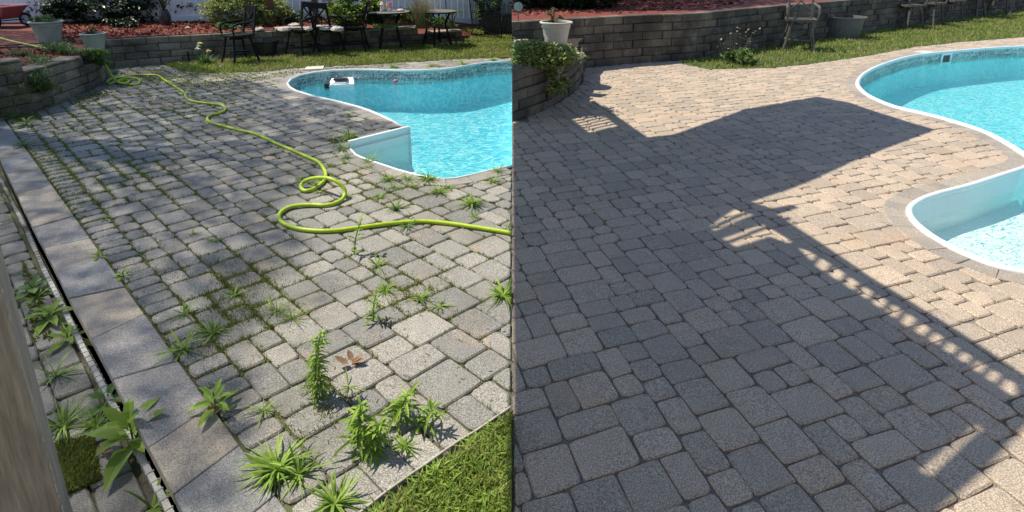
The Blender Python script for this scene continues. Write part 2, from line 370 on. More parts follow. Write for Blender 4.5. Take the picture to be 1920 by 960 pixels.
# ---------------------------------------------------------------- ground
def half_ground():
    sl = [SLABW[i][0] for i in range(len(SLABW))]
    nearx = (0.0, sl[-1][1]-.6)
    gap = 10
    outer = [(-60,80)] + [(-60, sl[0][1]+6)] + sl + [nearx] + [POOL_L[-1]] + POOL_L[::-1][1:] + [(0,80)]
    return outer
sheet('ground', M['joint_l'], half_ground(), z=-.019, lbl='mossy soil under the weedy patio and its beds')
sl_line = [p for p, _ in SLABW]
sheet('lower_ground', M['joint_l'], [(-60, -30)]+[(0,-30), (0, sl_line[-1][1]-.6)]+sl_line[::-1]+[(-60, sl_line[0][1]+6)], z=-.19, lbl='lower soil beside the raised slab edging')
sheet('ground', M['joint_r'], [(0,-30),(60,-30),(60,80),(0,80)], [POOL_R], z=-.016, lbl='sand bed under the cleaned patio')
o = sheet('lawn', M['lawn'], LAWN_L, z=.004, lbl='lawn strip between weedy patio and wall')
sheet('lawn', M['lawn'], LAWN_R, z=.004, lbl='lawn strip behind the cleaned patio')
xb = -O_L[0]/bL[0]
sheet('lawn', M['lawn'], [PQ(-.03,-.2), PQ(-.03, xb-.02), (-.003, O_L[1]-3), PQ(-2.4,-.2)], z=-.006, lbl='corner of rough lawn in front of the pavers')

# ---------------------------------------------------------------- pavers
def area(P): return .5*abs(sum(P[i][0]*P[i-1][1]-P[i-1][0]*P[i][1] for i in range(len(P))))
def clip(P, px, py, nx, ny):
    out = []; n = len(P); d = [(x-px)*nx+(y-py)*ny for x, y in P]
    for i in range(n):
        j = (i+1) % n
        if d[i] >= 0: out.append(P[i])
        if (d[i] >= 0) != (d[j] >= 0):
            t = d[i]/(d[i]-d[j]); out.append((P[i][0]+(P[j][0]-P[i][0])*t, P[i][1]+(P[j][1]-P[i][1])*t))
    return out
class Obst:
    def __init__(s, pts, d):
        s.P = np.array(pts, float); s.Q = np.roll(s.P, -1, 0); s.D = s.Q-s.P; s.L2 = (s.D**2).sum(1)+1e-12; s.d = d
        s.lo = s.P.min(0)-d-.5; s.hi = s.P.max(0)+d+.5
    def sd(s, x, y):
        w = np.array((x, y))-s.P; t = np.clip((w*s.D).sum(1)/s.L2, 0, 1); c = s.P+s.D*t[:,None]
        e = np.hypot(x-c[:,0], y-c[:,1]); i = int(e.argmin())
        cond = (s.P[:,1] > y) != (s.Q[:,1] > y)
        with np.errstate(divide='ignore', invalid='ignore'): xx = s.P[:,0]+(y-s.P[:,1])*s.D[:,0]/s.D[:,1]
        ins = (np.count_nonzero(cond & (x < xx)) % 2) == 1
        return (-e[i] if ins else e[i]), c[i]
def fit(P, obs):
    for ob in obs:
        cx = sum(p[0] for p in P)/len(P); cy = sum(p[1] for p in P)/len(P)
        if not (ob.lo[0] < cx < ob.hi[0] and ob.lo[1] < cy < ob.hi[1]): continue
        sc, _ = ob.sd(cx, cy)
        if sc > ob.d+.32: continue
        if sc < ob.d-.25: return None
        for _ in range(4):
            r = [ob.sd(*v) for v in P]; k = min(range(len(P)), key=lambda i: r[i][0]); sv, q = r[k]
            if sv > ob.d-.004: break
            v = P[k]
            if abs(sv) < 1e-5: break
            nx, ny = (v[0]-q[0])/sv, (v[1]-q[1])/sv
            P = clip(P, q[0]+nx*ob.d, q[1]+ny*ob.d, nx, ny)
            if len(P) < 3 or area(P) < .0012: return None
    return P
def paver_geo(P, top, jit=.006, gap=.0048, rad=.028, bev=.0085, thick=.045, npt=3, tiltamt=.003):
    """a tumbled stone: rounded outline, chamfered rim, slightly tilted top"""
    n = len(P); a = sum(P[i][0]*P[(i+1)%n][1]-P[(i+1)%n][0]*P[i][1] for i in range(n))
    if a < 0: P = P[::-1]
    Q = []
    for i, (x, y) in enumerate(P):                        # drop near-duplicate corners
        if math.hypot(x-P[i-1][0], y-P[i-1][1]) > .006: Q.append((x+R(-jit, jit), y+R(-jit, jit)))
    n = len(Q)
    if n < 3: return None
    cx = sum(p[0] for p in Q)/n; cy = sum(p[1] for p in Q)/n
    def inset(pts, d):
        r = []
        for x, y in pts:
            l = math.hypot(x-cx, y-cy); k = max(.3, (l-d*1.25)/l) if l > 0 else 1; r.append((cx+(x-cx)*k, cy+(y-cy)*k))
        return r
    Q = inset(Q, gap); S = []
    for i in range(n):
        p = Q[i]; a_, b_ = Q[i-1], Q[(i+1) % n]
        la = math.dist(p, a_); lb = math.dist(p, b_); r = rad*R(.6, 1.5)
        ra = min(r, la*.42); rb = min(r, lb*.42)
        A = (p[0]+(a_[0]-p[0])*ra/la, p[1]+(a_[1]-p[1])*ra/la); B = (p[0]+(b_[0]-p[0])*rb/lb, p[1]+(b_[1]-p[1])*rb/lb)
        if npt == 3: S += [A, ((A[0]+B[0]+2*p[0])/4, (A[1]+B[1]+2*p[1])/4), B]
        else: S += [A, B]
    tx, ty = R(-tiltamt, tiltamt)*6, R(-tiltamt, tiltamt)*6; dz = R(-.003, .003)
    z = lambda x, y: top+dz+(x-cx)*tx+(y-cy)*ty
    T = inset(S, bev); m = len(S)
    vs = [(x, y, z(x, y)) for x, y in T]+[(x, y, z(x, y)-bev*.9) for x, y in S]+[(x, y, top-thick) for x, y in S]
    fs = [tuple(range(m))]+[(m+i, m+(i+1)%m, (i+1)%m, i) for i in range(m)]+[(2*m+i, 2*m+(i+1)%m, m+(i+1)%m, m+i) for i in range(m)]
    return vs, fs
def skyline(W, Hh, sizes, seed):
    """fills a W x Hh grid with random stones; yields (i, j, w, h)"""
    rd = random.Random(seed); sk = [0]*W; out = []
    while True:
        y = min(sk)
        if y >= Hh: return out
        i = sk.index(y); g = 0
        while i+g < W and sk[i+g] == y: g += 1
        c = [(w, h) for w, h in sizes for _ in range(1) if w <= g and g-w != 1]
        if not c: w, h = g, 2
        else: w, h = rd.choice(c)
        for k in range(w): sk[i+k] = y+h
        out.append((i, y, w, h))
SIZES = [(3,3),(3,3),(4,3),(4,3),(3,2),(3,2),(2,2),(2,3),(4,2)]
def pixarea(P, z=0):
    q = [PX(x, y, z) for x, y in P]; return area(q)
def lay(cands, parent, mat, prefix, top=0.0, limit=300, infr=(0,1920), **kw):
    """cands = list of outlines; the largest in the picture become objects, the rest one mesh"""
    sc = []
    for P in cands:
        cx = sum(p[0] for p in P)/len(P); cy = sum(p[1] for p in P)/len(P); u, v = PX(cx, cy, top)
        vis = infr[0]-20 < u < infr[1]+20 and -10 < v < 985
        sc.append((pixarea(P, top) if vis else 0, P))
    sc.sort(key=lambda t: -t[0]); rest = MB(); k = 0
    for a_, P in sc:
        near = a_ > 900
        g = paver_geo(P, top, npt=3 if near else 2, **kw)
        if not g: continue
        if k < limit and a_ > 60:
            MB().add(*g, t=R(0,1)).build(prefix, mat, parent); k += 1
        else: rest.add(*g, t=R(0,1))
    if rest.v:
        o = rest.build(prefix+'_field', mat, parent); o['kind'] = 'stuff'
    return k
def in_window(P, z, u0, u1, v0, v1):
    cx = sum(p[0] for p in P)/len(P); cy = sum(p[1] for p in P)/len(P)
    if cy < .55: return False
    u, v = PX(cx, cy, z); return u0 < u < u1 and v0 < v < v1

RING = .19
ob_pool = Obst(POOL_L, RING-.025); ob_lawn = Obst(LAWN_L, .0)
ob_wall = Obst(PAT_TOP_L+[(-14,14),(-20,6)], .0)
patio = thing('paver_patio', None, None, (0,0,0), kind='structure'); patio['label'] = 'weedy tumbled paver patio beside the pool'
cand = []
p = .0
for i in range(400):                                       # soldier course along the lawn
    q = .16*i
    cand.append([PQ(.0,q), PQ(.235,q), PQ(.235,q+.158), PQ(.0,q+.158)])
for i in range(2,110):                                     # narrow column along the slabs
    p = .235+.137*(i-2); cand.append([PQ(p,.0), PQ(p+.137,.0), PQ(p+.137,.20), PQ(p,.20)])
ua, ub = .097, .073
for (i, j, w, h) in skyline(185, 165, SIZES, 3):            # w along b, h along a
    q0 = .20+i*ub; p0 = .235+j*ua
    cand.append([PQ(p0,q0), PQ(p0+h*ua,q0), PQ(p0+h*ua,q0+w*ub), PQ(p0,q0+w*ub)])
fin = []
for P in cand:
    if not in_window(P, 0, -350, 1010, 92, 1500): continue
    if max(x for x, y in P) > -.004: P = clip(P, -.004, 0, -1, 0)
    if len(P) < 3 or area(P) < .002: continue
    P = fit(P, (ob_pool, ob_lawn, ob_wall))
    if P: fin.append(P)
lay(fin, patio, M['paver_l'], 'paver', infr=(0,960))
LEFT_FIELD = fin
def ring_stones(line, parent, mat, L=.24, w=RING, xlim=None, obst=None, top=.007):
    """stones laid end on round the pool edge; line runs with the pool on its right-hand or left-hand side"""
    pts = [Vector((x, y, 0)) for x, y in line]; d = [0]
    for i in range(1, len(pts)): d.append(d[-1]+(pts[i]-pts[i-1]).length)
    def at(s):
        s = max(0, min(d[-1], s)); k = max(i for i in range(len(d)-1) if d[i] <= s)
        t = (s-d[k])/max(1e-9, d[k+1]-d[k]); p = pts[k].lerp(pts[k+1], t)
        e = (pts[min(k+2, len(pts)-1)]-pts[max(k-1, 0)]).normalized(); return p, Vector((e.y, -e.x, 0))
    n = int(d[-1]/L); res = []
    for i in range(n):
        P = []
        for s, o in ((i, 0), (i+1, 0), (i+1, 1), (i, 1)):
            p_, nn = at(s*L); c = p_+nn*.01
            side = obst.sd(c.x, c.y)[0]
            if side < 0: nn = -nn
            q = p_+nn*(w*o+.004); P.append((q.x, q.y))
        cx = sum(a for a, b in P)/4; cy = sum(b for a, b in P)/4
        if obst.sd(cx, cy)[0] < .05: continue
        if xlim == 'l' and max(x for x, y in P) > -.004: P = clip(P, -.004, 0, -1, 0)
        if xlim == 'r' and min(x for x, y in P) < .004: P = clip(P, .004, 0, 1, 0)
        if len(P) >= 3 and area(P) > .003: res.append(P)
    for P in res:
        g = paver_geo(P, top, jit=.001, gap=.002, rad=.008, bev=.005, npt=2)
        if g: MB().add(*g, t=R(0,1)).build('coping_stone', mat, parent)
obL0 = Obst(POOL_L, 0)
ring_stones(POOL_L_main[1:], patio, M['coping_l'], xlim='l', obst=obL0)
ring_stones(POOL_L_bay[:2], patio, M['coping_l'], xlim='l', obst=obL0, top=.009)
ring_stones(POOL_L_bay[1:], patio, M['coping_l'], xlim='l', obst=obL0)

patio_r = thing('paver_patio', None, None, (0,0,0), kind='structure'); patio_r['label'] = 'clean beige paver patio beside the pool'
ob_pr = Obst(POOL_R, RING-.02); ob_lr = Obst(LAWN_R, 0); ob_wr = Obst(WF_R+WB_R[2:4]+[(2.9,14),(-.5,14)], 0.0)
cand = []; u = .076
for (i, j, w, h) in skyline(385, 290, SIZES, 11):
    q0 = (i-80)*u; p0 = (j-32)*u
    f = lambda p, q: PQ(p, q, O_R, aR, bR)
    cand.append([f(p0,q0), f(p0+h*u,q0), f(p0+h*u,q0+w*u), f(p0,q0+w*u)])
fin = []
for P in cand:
    if not in_window(P, 0, 900, 2500, 40, 1500): continue
    if min(x for x, y in P) < .004: P = clip(P, .004, 0, 1, 0)
    if len(P) < 3 or area(P) < .002: continue
    P = fit(P, (ob_pr, ob_lr, ob_wr))
    if P: fin.append(P)
lay(fin, patio_r, M['paver_r'], 'paver', infr=(960,1920), gap=.0036, bev=.0085, rad=.028, jit=.006)
ring_stones(POOL_R+[POOL_R[0]], patio_r, M['coping_r'], xlim='r', obst=Obst(POOL_R, 0), L=.17, w=.2)

# lower walkway beyond the slabs
low = thing('lower_walkway', None, None, (0,0,0), kind='structure'); low['label'] = 'lower mossy paver walkway beside the post'
cand = []
for (i, j, w, h) in skyline(26, 90, SIZES, 5):
    q0 = -.365-(i+w)*.085; p0 = -1.0+j*.1
    cand.append([PQ(p0,q0), PQ(p0+h*.1,q0), PQ(p0+h*.1,q0+w*.085), PQ(p0,q0+w*.085)])
cand = [P for P in cand if in_window(P, -.17, -350, 700, 200, 1400)]
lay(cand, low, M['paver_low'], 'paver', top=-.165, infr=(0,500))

# ---------------------------------------------------------------- slab edging
edg = thing('slab_edging', None, None, (0,0,0), kind='structure'); edg['label'] = 'raised row of square concrete cap slabs'
tints = [.3,.35,.05,.8,.25,.75,.15,.9,.2,.3,.85,.1,.12,.3]
for i in range(len(SLABW)-1):
    (l0, r0), (l1, r1) = SLABW[i], SLABW[i+1]
    e = .002; sh = lambda a, b, k: (a[0]+(b[0]-a[0])*k, a[1]+(b[1]-a[1])*k)
    P = [sh(l0, l1, .006), sh(l1, l0, .006), sh(r1, r0, .006), sh(r0, r1, .006)]
    P = [(x-.006*bL[0]*(k > 1), y-.006*bL[1]*(k > 1)) for k, (x, y) in enumerate(P)]
    vs, fs = paver_geo(P, .006+R(-.002,.002), jit=0, gap=.0005, rad=.005, bev=.004, thick=.065, npt=2, tiltamt=.0008)
    MB().add(vs, fs, t=tints[i]).build('slab', M['slab'], edg)
# riser below the slabs, set back a little, with the ribbed white edging strip at its foot
rs = MB()
for i in range(len(SLABW)-1):
    a_, b_ = SLABW[i][0], SLABW[i+1][0]; o1 = .03
    A = (a_[0]+o1*bL[0], a_[1]+o1*bL[1]); B = (b_[0]+o1*bL[0], b_[1]+o1*bL[1])
    rs.add([(A[0],A[1],-.19),(B[0],B[1],-.19),(B[0],B[1],-.055),(A[0],A[1],-.055)], [(0,1,2,3)])
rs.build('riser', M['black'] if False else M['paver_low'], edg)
st = thing('edging_strip', 'dirty white ribbed plastic strip below the slab edging', 'edging', (*SLABW[-3][0], -.15))
sp = Gs([(0,333),(50,432),(81,502),(107,552),(160,660),(205,745),(235,800),(307,936),(380,1080)], -.12)
m_ = MB(); rib = MB()
for i in range(len(sp)-1):
    m_.bar((*sp[i], -.135), (*sp[i+1], -.135), .026, .03)
    L = math.dist(sp[i], sp[i+1]); n = int(L/.06)
    for k in range(n):
        t = k/n; x = sp[i][0]+(sp[i+1][0]-sp[i][0])*t; y = sp[i][1]+(sp[i+1][1]-sp[i][1])*t
        rib.box((x, y, -.132), (.004, .037, .031), rz=A_L)
m_.build('strip', M['stripw'], st); r_ = rib.build('rib', M['stripw'], st); r_['kind'] = 'stuff'

# ---------------------------------------------------------------- pools
def wall_band(poly, z0, z1, mat, name, parent, closed=False, uvs=True):
    n = len(poly); m = MB(); s = 0; uv = []
    rng_ = range(n if closed else n-1)
    for i in rng_:
        a_, b_ = poly[i], poly[(i+1) % n]; L = math.dist(a_, b_)
        m.add([(*a_, z0), (*b_, z0), (*b_, z1), (*a_, z1)], [(0,1,2,3)])
        uv += [(s, z0), (s+L, z0), (s+L, z1), (s, z1)]; s += L
    o = m.build(name, mat, parent)
    ul = o.data.uv_layers.new(name='UVMap')
    for k, c in enumerate(uv): ul.data[k].uv = c
    return o
def pool(label, poly, main, bay, rimlines, liner, depth=-1.3, wl=-.2, xl=None):
    t = thing('swimming_pool', label, 'pool', (poly[0][0], poly[0][1], 0))
    wall_band(main, -.30, -.004, M['print'], 'printed_band', t)
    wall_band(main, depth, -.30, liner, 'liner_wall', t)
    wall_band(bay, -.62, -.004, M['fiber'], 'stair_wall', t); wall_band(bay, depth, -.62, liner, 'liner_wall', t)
    return t
PL = pool('curved blue pool with white stair wall beside the weedy patio', POOL_L, POOL_L_main, POOL_L_bay[:4], None, M['liner'])
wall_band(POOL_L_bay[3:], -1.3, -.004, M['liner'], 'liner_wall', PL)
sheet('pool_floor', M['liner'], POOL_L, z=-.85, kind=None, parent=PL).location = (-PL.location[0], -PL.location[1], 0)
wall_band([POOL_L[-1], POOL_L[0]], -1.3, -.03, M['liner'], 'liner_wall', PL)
stp = [(*G(u, v, 0),) for u, v in ((657,268),(765,240),(800,290),(822,335),(780,328),(709,306),(675,294),(658,281))]
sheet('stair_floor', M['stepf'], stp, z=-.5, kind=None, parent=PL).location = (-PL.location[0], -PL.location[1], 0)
def rim(line, parent, r, z=.004, sq=1.0):
    m = MB().tube([(x, y, z) for x, y in line], r, 8)
    m.build('rim', M['rim'], parent, smooth=True)
rim(POOL_L_main, PL, .022); rim(POOL_L_bay[2:], PL, .014)
m = MB(); a_, b_ = POOL_L_bay[0], POOL_L_bay[1]
m.bar((*a_, .005), (*b_, .005), .045, .03); m.bar((a_[0]+.02, a_[1]-.02, -.09), (b_[0]+.02, b_[1]-.02, -.09), .02, .012)
m.bar((*a_, .01), (*a_, -.6), .05, .03)
m.build('stair_rail', M['fiber'], PL)
# skimmer-mouth slots on the stair wall
sheet('pool_water', M['shallow'], POOL_L_bay[:10], z=-.2, lbl='shallow pale water over the white stair')
sheet('pool_water', M['water'], POOL_L_main+[POOL_L_bay[0]]+POOL_L_bay[9:], z=-.2, lbl='turquoise water of the pool beside the weedy patio')
bi = next(i for i, p_ in enumerate(POOL_R) if abs(p_[0]-G(1938,304)[0]) < 1e-6)
mainR = POOL_R[:bi+1]; bayR = POOL_R[bi:]
PR = pool('curved aqua pool with rounded white step bay beside the clean patio', POOL_R, mainR, bayR[:-8], None, M['liner_r'])
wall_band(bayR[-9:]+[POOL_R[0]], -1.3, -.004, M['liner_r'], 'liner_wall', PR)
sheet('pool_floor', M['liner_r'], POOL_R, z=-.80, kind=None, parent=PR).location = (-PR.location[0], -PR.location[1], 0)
ix = [i for i in range(len(bayR)) if bayR[i][0] < 8]
stpR = [p_ for p_ in bayR if PX(*p_)[0] < 2120]
cR = np.mean(np.array(stpR), 0)
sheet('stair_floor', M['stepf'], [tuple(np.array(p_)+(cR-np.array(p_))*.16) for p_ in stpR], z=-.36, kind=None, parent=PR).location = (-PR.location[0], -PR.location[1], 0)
# sloped white inner side of the step bay
m = MB(); ins = [tuple(np.array(p_)+(cR-np.array(p_))*.04) for p_ in stpR]; ins2 = [tuple(np.array(p_)+(cR-np.array(p_))*.10) for p_ in stpR]; ins3 = [tuple(np.array(p_)+(cR-np.array(p_))*.165) for p_ in stpR]
for i in range(len(stpR)-1):
    for (A, za), (B, zb) in (((stpR, .0), (ins, -.04)), ((ins, -.04), (ins2, -.16)), ((ins2, -.16), (ins3, -.359))):
        m.add([(*A[i], za), (*A[i+1], za), (*B[i+1], zb), (*B[i], zb)], [(0,1,2,3)])
m.build('stair_bowl', M['fiber'], PR, smooth=True)
rim(mainR, PR, .038); rim(bayR+[POOL_R[0]], PR, .03)
sheet('pool_water', M['shallow'], stpR, z=-.2, lbl='shallow pale water in the rounded step bay')
sheet('pool_water', M['water'], mainR[:-1]+[stpR[0], stpR[-1]]+[p_ for p_ in bayR[len(stpR):]], z=-.2, lbl='pale turquoise water of the pool beside the clean patio')
#%%PART3
# ---------------------------------------------------------------- block walls
def resample(line, L):
    pts = [Vector((*p, 0)) for p in line]; d = [0]
    for i in range(1, len(pts)): d.append(d[-1]+(pts[i]-pts[i-1]).length)
    n = max(1, round(d[-1]/L)); out = []
    for j in range(n+1):
        s = d[-1]*j/n; k = max(i for i in range(len(d)-1) if d[i] <= s+1e-9); t = (s-d[k])/(d[k+1]-d[k]) if d[k+1] > d[k] else 0
        out.append(pts[k].lerp(pts[k+1], min(t, 1)))
    return out, d[-1]/n
def block(m, a, b, nrm, z0, z1, depth, rough=.012, t=.5):
    """split-faced block from a to b, front face pushed out and chamfered"""
    c = .012; d = (b-a).normalized(); a = a+d*.004; b = b-d*.004; o = R(-rough, rough); z1 -= .007
    A = [a+nrm*(o-c), b+nrm*(o-c)]; B = [a+nrm*(o-c)+d*0, b+nrm*(o-c)]
    f = [a+d*c+nrm*o, b-d*c+nrm*o]
    back = [a-nrm*depth, b-nrm*depth]; k = lambda p, z: (p.x, p.y, z); j = lambda: R(-.004, .004); mid = (f[0]+f[1])/2+nrm*R(0,.02)
    vs = [k(A[0],z0),k(A[1],z0),k(A[1],z1),k(A[0],z1), k(f[0],z0+c+j()),k(f[1],z0+c+j()),k(f[1],z1-c+j()),k(f[0],z1-c+j()), k(back[0],z0),k(back[1],z0),k(back[1],z1),k(back[0],z1), k(mid,(z0+z1)/2)]
    m.add(vs, [(4,5,12),(5,6,12),(6,7,12),(7,4,12),(0,1,5,4),(1,2,6,5),(2,3,7,6),(3,0,4,7),(3,2,10,11),(1,9,10,2),(8,0,3,11),(0,8,9,1)], t)
def build_wall(root, line, courses, h, mat, flip=1, L=.42, depth=.24, caps=None, capmat=None, start=0, zbase=-.02, rough=.018):
    tot = []
    for c in range(start, courses):
        pts, Lr = resample(line, L)
        if c % 2:
            pts = [pts[0]]+[(pts[i]+pts[i+1])/2 for i in range(len(pts)-1)]+[pts[-1]]
        for i in range(len(pts)-1):
            a_, b_ = pts[i], pts[i+1]; d = (b_-a_).normalized(); nrm = Vector((d.y, -d.x, 0))*flip
            if caps and c >= caps((a_+b_)/2): continue
            m = MB(); block(m, a_-nrm*.012*c, b_-nrm*.012*c, nrm, zbase+c*h, zbase+(c+1)*h, depth, rough=rough, t=R(0,1))
            m.build('block', mat, root)
    return tot
w = thing('retaining_wall', 'long dark block retaining wall curving behind the chairs and tables', 'wall', (*WB_L[4], 0))
def capsL(p):
    u = PX(p.x, p.y)[0]; return 4 if u < 640 else (3 if u < 800 else 2)
build_wall(w, WB_L, 4, .152, M['block'], caps=capsL)
pts, _ = resample(WB_L[8:], .5)                            # pale capstones on the sunny end
for i in range(len(pts)-1):
    a_, b_ = pts[i], pts[i+1]; d = (b_-a_).normalized(); nrm = Vector((d.y, -d.x, 0)); u = PX(*((a_+b_)/2)[:2])[0]
    z = {4: .59, 3: .438, 2: .286}[capsL((a_+b_)/2)]
    m = MB(); block(m, a_+nrm*.02, b_+nrm*.02, nrm, z, z+.06, .34, t=R(0,1)); m.build('capstone', M['cap'], w)
w2 = thing('planter_wall', 'mossy block planter wall at the left edge of the weedy patio', 'wall', (*WF_L[2], 0))
build_wall(w2, WF_L, 5, .155, M['block'], L=.44, depth=.3)
build_wall(w2, WF_L2, 4, .148, M['block'], L=.44, depth=.3, caps=lambda p: 4 if PX(p.x, p.y)[0] < 178 else 3)
for k, (ln, z) in enumerate(((WF_L, .757), (WF_L2[:3], .575))):
    pts, _ = resample(ln, .5)
    for i in range(len(pts)-1):
        a_, b_ = pts[i], pts[i+1]; d = (b_-a_).normalized(); nrm = Vector((d.y, -d.x, 0))
        m = MB(); block(m, a_-nrm*.02, b_-nrm*.02, nrm, z, z+.045, .32, t=R(0,.5)); m.build('capstone', M['block'], w2)
SIDE = 1
w3 = thing('retaining_wall', 'grey block retaining wall behind the chairs of the clean yard', 'wall', (*WB_R[3], 0))
build_wall(w3, [(max(.002, x), y) for x, y in WB_R], 6, .178, M['block_r'], L=.5, depth=.24, rough=.03)
w4 = thing('planter_wall', 'low curved block planter wall with spilling plants beside the clean patio', 'wall', (*WF_R[2], 0))
build_wall(w4, [(max(.002, x), y) for x, y in WF_R], 5, .148, M['block_r'], L=.36, depth=.28, caps=lambda p: 5 if PX(p.x, p.y)[0] < 1070 else 4)
m = MB(); c_ = Vector((*G(1088,128,.45), 0)); block(m, c_+Vector((-.1,-.05,0)), c_+Vector((.08,.18,0)), Vector((.9,-.4,0)), .585, .70, .2, t=1); m.build('capstone', M['cap'], w4)

SIDE = 0
# ---------------------------------------------------------------- planting beds
def off(line, d, flip=-1):
    out = []
    for i, p in enumerate(line):
        a_ = Vector(line[max(i-1,0)]); b_ = Vector(line[min(i+1,len(line)-1)]); e = (b_-a_).normalized()
        out.append((p[0]+e.y*d*flip, p[1]-e.x*d*flip))
    return out
bedL = off(WB_L, .14)
FEN = [(-17,15.2),(-9.2,15.3),(-4.2,16.7),(-.004,18.4)]
iE = len(bedL)-4
o = sheet('mulch_bed', M['mulch'], bedL[:iE]+[(-2.4,18.6),(-9,18),(-18,18)], z=.60, lbl='red mulch bed between the block wall and the white fence')
# sloping end of the bed, down to the lawn on the right
vs = [(*bedL[iE-1], .60), (*bedL[iE], .45), (*bedL[iE+1], .30), (*bedL[iE+2], .22), (*G(905,68), .02), (*G(935,56), .02), (-.004, G(960,48)[1], .02), (-.004, 18.6, .10), (-2.4, 18.7, .60)]
o = MB().add(vs, [(0,1,8),(1,2,8),(2,3,8),(3,7,8),(3,4,7),(4,5,7),(5,6,7)]).build('mulch_slope', M['mulch']); o['kind'] = 'structure'; o['label'] = 'red mulch slope beside the end of the wall'
bed2 = off(WF_L, .12)+off(WF_L2, .12)
o = sheet('mulch_bed', M['mulch'], [(-15,8)]+bed2[:-1]+[(WB_L[3][0]-.05, WB_L[3][1]+.05)]+[WB_L[2],WB_L[1],(-15,12.6)], z=.55, lbl='red mulch in the lower planter bed')
o = sheet('mulch_bed', M['mulch'], [(.003,WB_R[0][1]+.1)]+off([(max(.003,x),y) for x, y in WB_R], .14)[1:]+[(40,42),(.003,42)], z=1.04, lbl='shaded red mulch above the grey wall')
o = sheet('planter_soil', M['soil'], [(.003,8.0)]+off([(max(.003,x),y) for x, y in WF_R], .12)[1:]+[(G(1096,128)[0], G(1096,128)[1]),(.003, G(960,142)[1])], z=.66, lbl='soil in the low curved planter')
def inpoly(P, x, y):
    c = False; n = len(P)
    for i in range(n):
        a_, b_ = P[i], P[i-1]
        if (a_[1] > y) != (b_[1] > y) and x < (b_[0]-a_[0])*(y-a_[1])/(b_[1]-a_[1])+a_[0]: c = not c
    return c
def scatter(poly, n, seed=1):
    rd = random.Random(seed); xs = [p[0] for p in poly]; ys = [p[1] for p in poly]; out = []; t = 0
    while len(out) < n and t < n*60:
        t += 1; x = rd.uniform(min(xs), max(xs)); y = rd.uniform(min(ys), max(ys))
        if inpoly(poly, x, y): out.append((x, y))
    return out
m = MB()
for poly, z, n in ((bedL[2:iE]+[(-2.4,18.4),(-13,15.4)], .605, 5200), (bed2[:-1]+[(WB_L[3][0],WB_L[3][1]),(-13,12)], .555, 1500)):
    for x, y in scatter(poly, n, 3):
        a_ = R(0,6.28); L = R(.02,.055); p1 = Vector((math.cos(a_)*L, math.sin(a_)*L, R(-.01,.03))); q = Vector((-math.sin(a_)*.012, math.cos(a_)*.012, R(-.01,.02))); c = Vector((x, y, z+.014))
        m.add([c-p1-q, c+p1-q, c+p1+q, c-p1+q], [(0,1,2,3)], R(0,1))
for x, y in scatter([(.05,12.2),(2.5,12.75),(5,14.2),(9,19),(12,24),(12,30),(.05,30)], 5200, 9):
    a_ = R(0,6.28); L = R(.03,.07); p1 = Vector((math.cos(a_)*L, math.sin(a_)*L, R(-.01,.03))); q = Vector((-math.sin(a_)*.015, math.cos(a_)*.015, R(-.01,.02))); c = Vector((x, y, 1.055)); m.add([c-p1-q, c+p1-q, c+p1+q, c-p1+q], [(0,1,2,3)], R(0,1))
tag(m.build('mulch_chips', M['chip']), 'loose red wood chips covering the planting beds', 'mulch', kind='stuff')

# ---------------------------------------------------------------- grass on the lawns
def grassfield(poly, n, hmin, hmax, w, seed, z=0.0, mat='grass', name='grass', label='', wide=None, dens=None):
    m = MB(); 
    for x, y in scatter(poly, n, seed):
        if dens and random.random() > dens(x, y): continue
        hh = R(hmin, hmax); a_ = R(0,6.28); le = R(.1,.8)*hh; ww = w*R(.6,1.3)
        dx, dy = math.cos(a_), math.sin(a_); nx, ny = -dy*ww/2, dx*ww/2
        m.add([(x-nx,y-ny,z),(x+nx,y+ny,z),(x+dx*le*.4+nx*.8,y+dy*le*.4+ny*.8,z+hh*.65),(x+dx*le*.4-nx*.8,y+dy*le*.4-ny*.8,z+hh*.65),(x+dx*le,y+dy*le,z+hh)], [(0,1,2,3),(3,2,4)], min(1, max(0, random.gauss(.5,.25))))
    o = m.build(name, M[mat]); return tag(o, label, 'grass', kind='stuff')
SIDE = -1
grassfield(LAWN_L, 26000, .03, .08, .016, 1, label='mown grass strip beside the far pool edge and bar chairs')
SIDE = 1
grassfield([p for p in LAWN_R if p[0] < 24], 26000, .03, .09, .018, 2, label='grass strip along the grey wall of the clean yard')
SIDE = -1
nearlawn = [PQ(-.047,.0), PQ(-.047, xb-.02), (-.006, O_L[1]-.1), (-.006, 1.2), PQ(-1.4,.0)]
grassfield(nearlawn, 15000, .012, .065, .0075, 5, z=-.006, label='rough lawn corner in front of the pavers')
m = MB()
for x, y in scatter(nearlawn, 1500, 15):
    a0 = R(0,6.28)
    for q in range(random.choice((2,3,4,5))):
        m.blade((x, y, R(0,.02)), a0+q*R(.8,1.6), R(.03,.085), R(.006,.013), lift=R(.2,1.1), droop=R(.3,.9), t=random.random()**.7, seg=3)
tag(m.build('lawn_weeds', M['weed']), 'broad-bladed weeds mixed in the front lawn corner', 'grass', kind='stuff')
SIDE = 0
# grass creeping over the pavers along the far lawn edge
fr = Gs([(270,128),(340,134),(480,140),(560,132),(700,123),(780,119),(700,128),(560,138),(480,152),(420,165),(330,160),(260,150)])
grassfield(fr, 3000, .012, .035, .014, 8, name='creeping_grass', label='thin grass creeping over the pavers in front of the lawn', dens=lambda x, y: .35+.65*(math.sin(x*5+y*3)*math.sin(y*4-x*2) > 0))

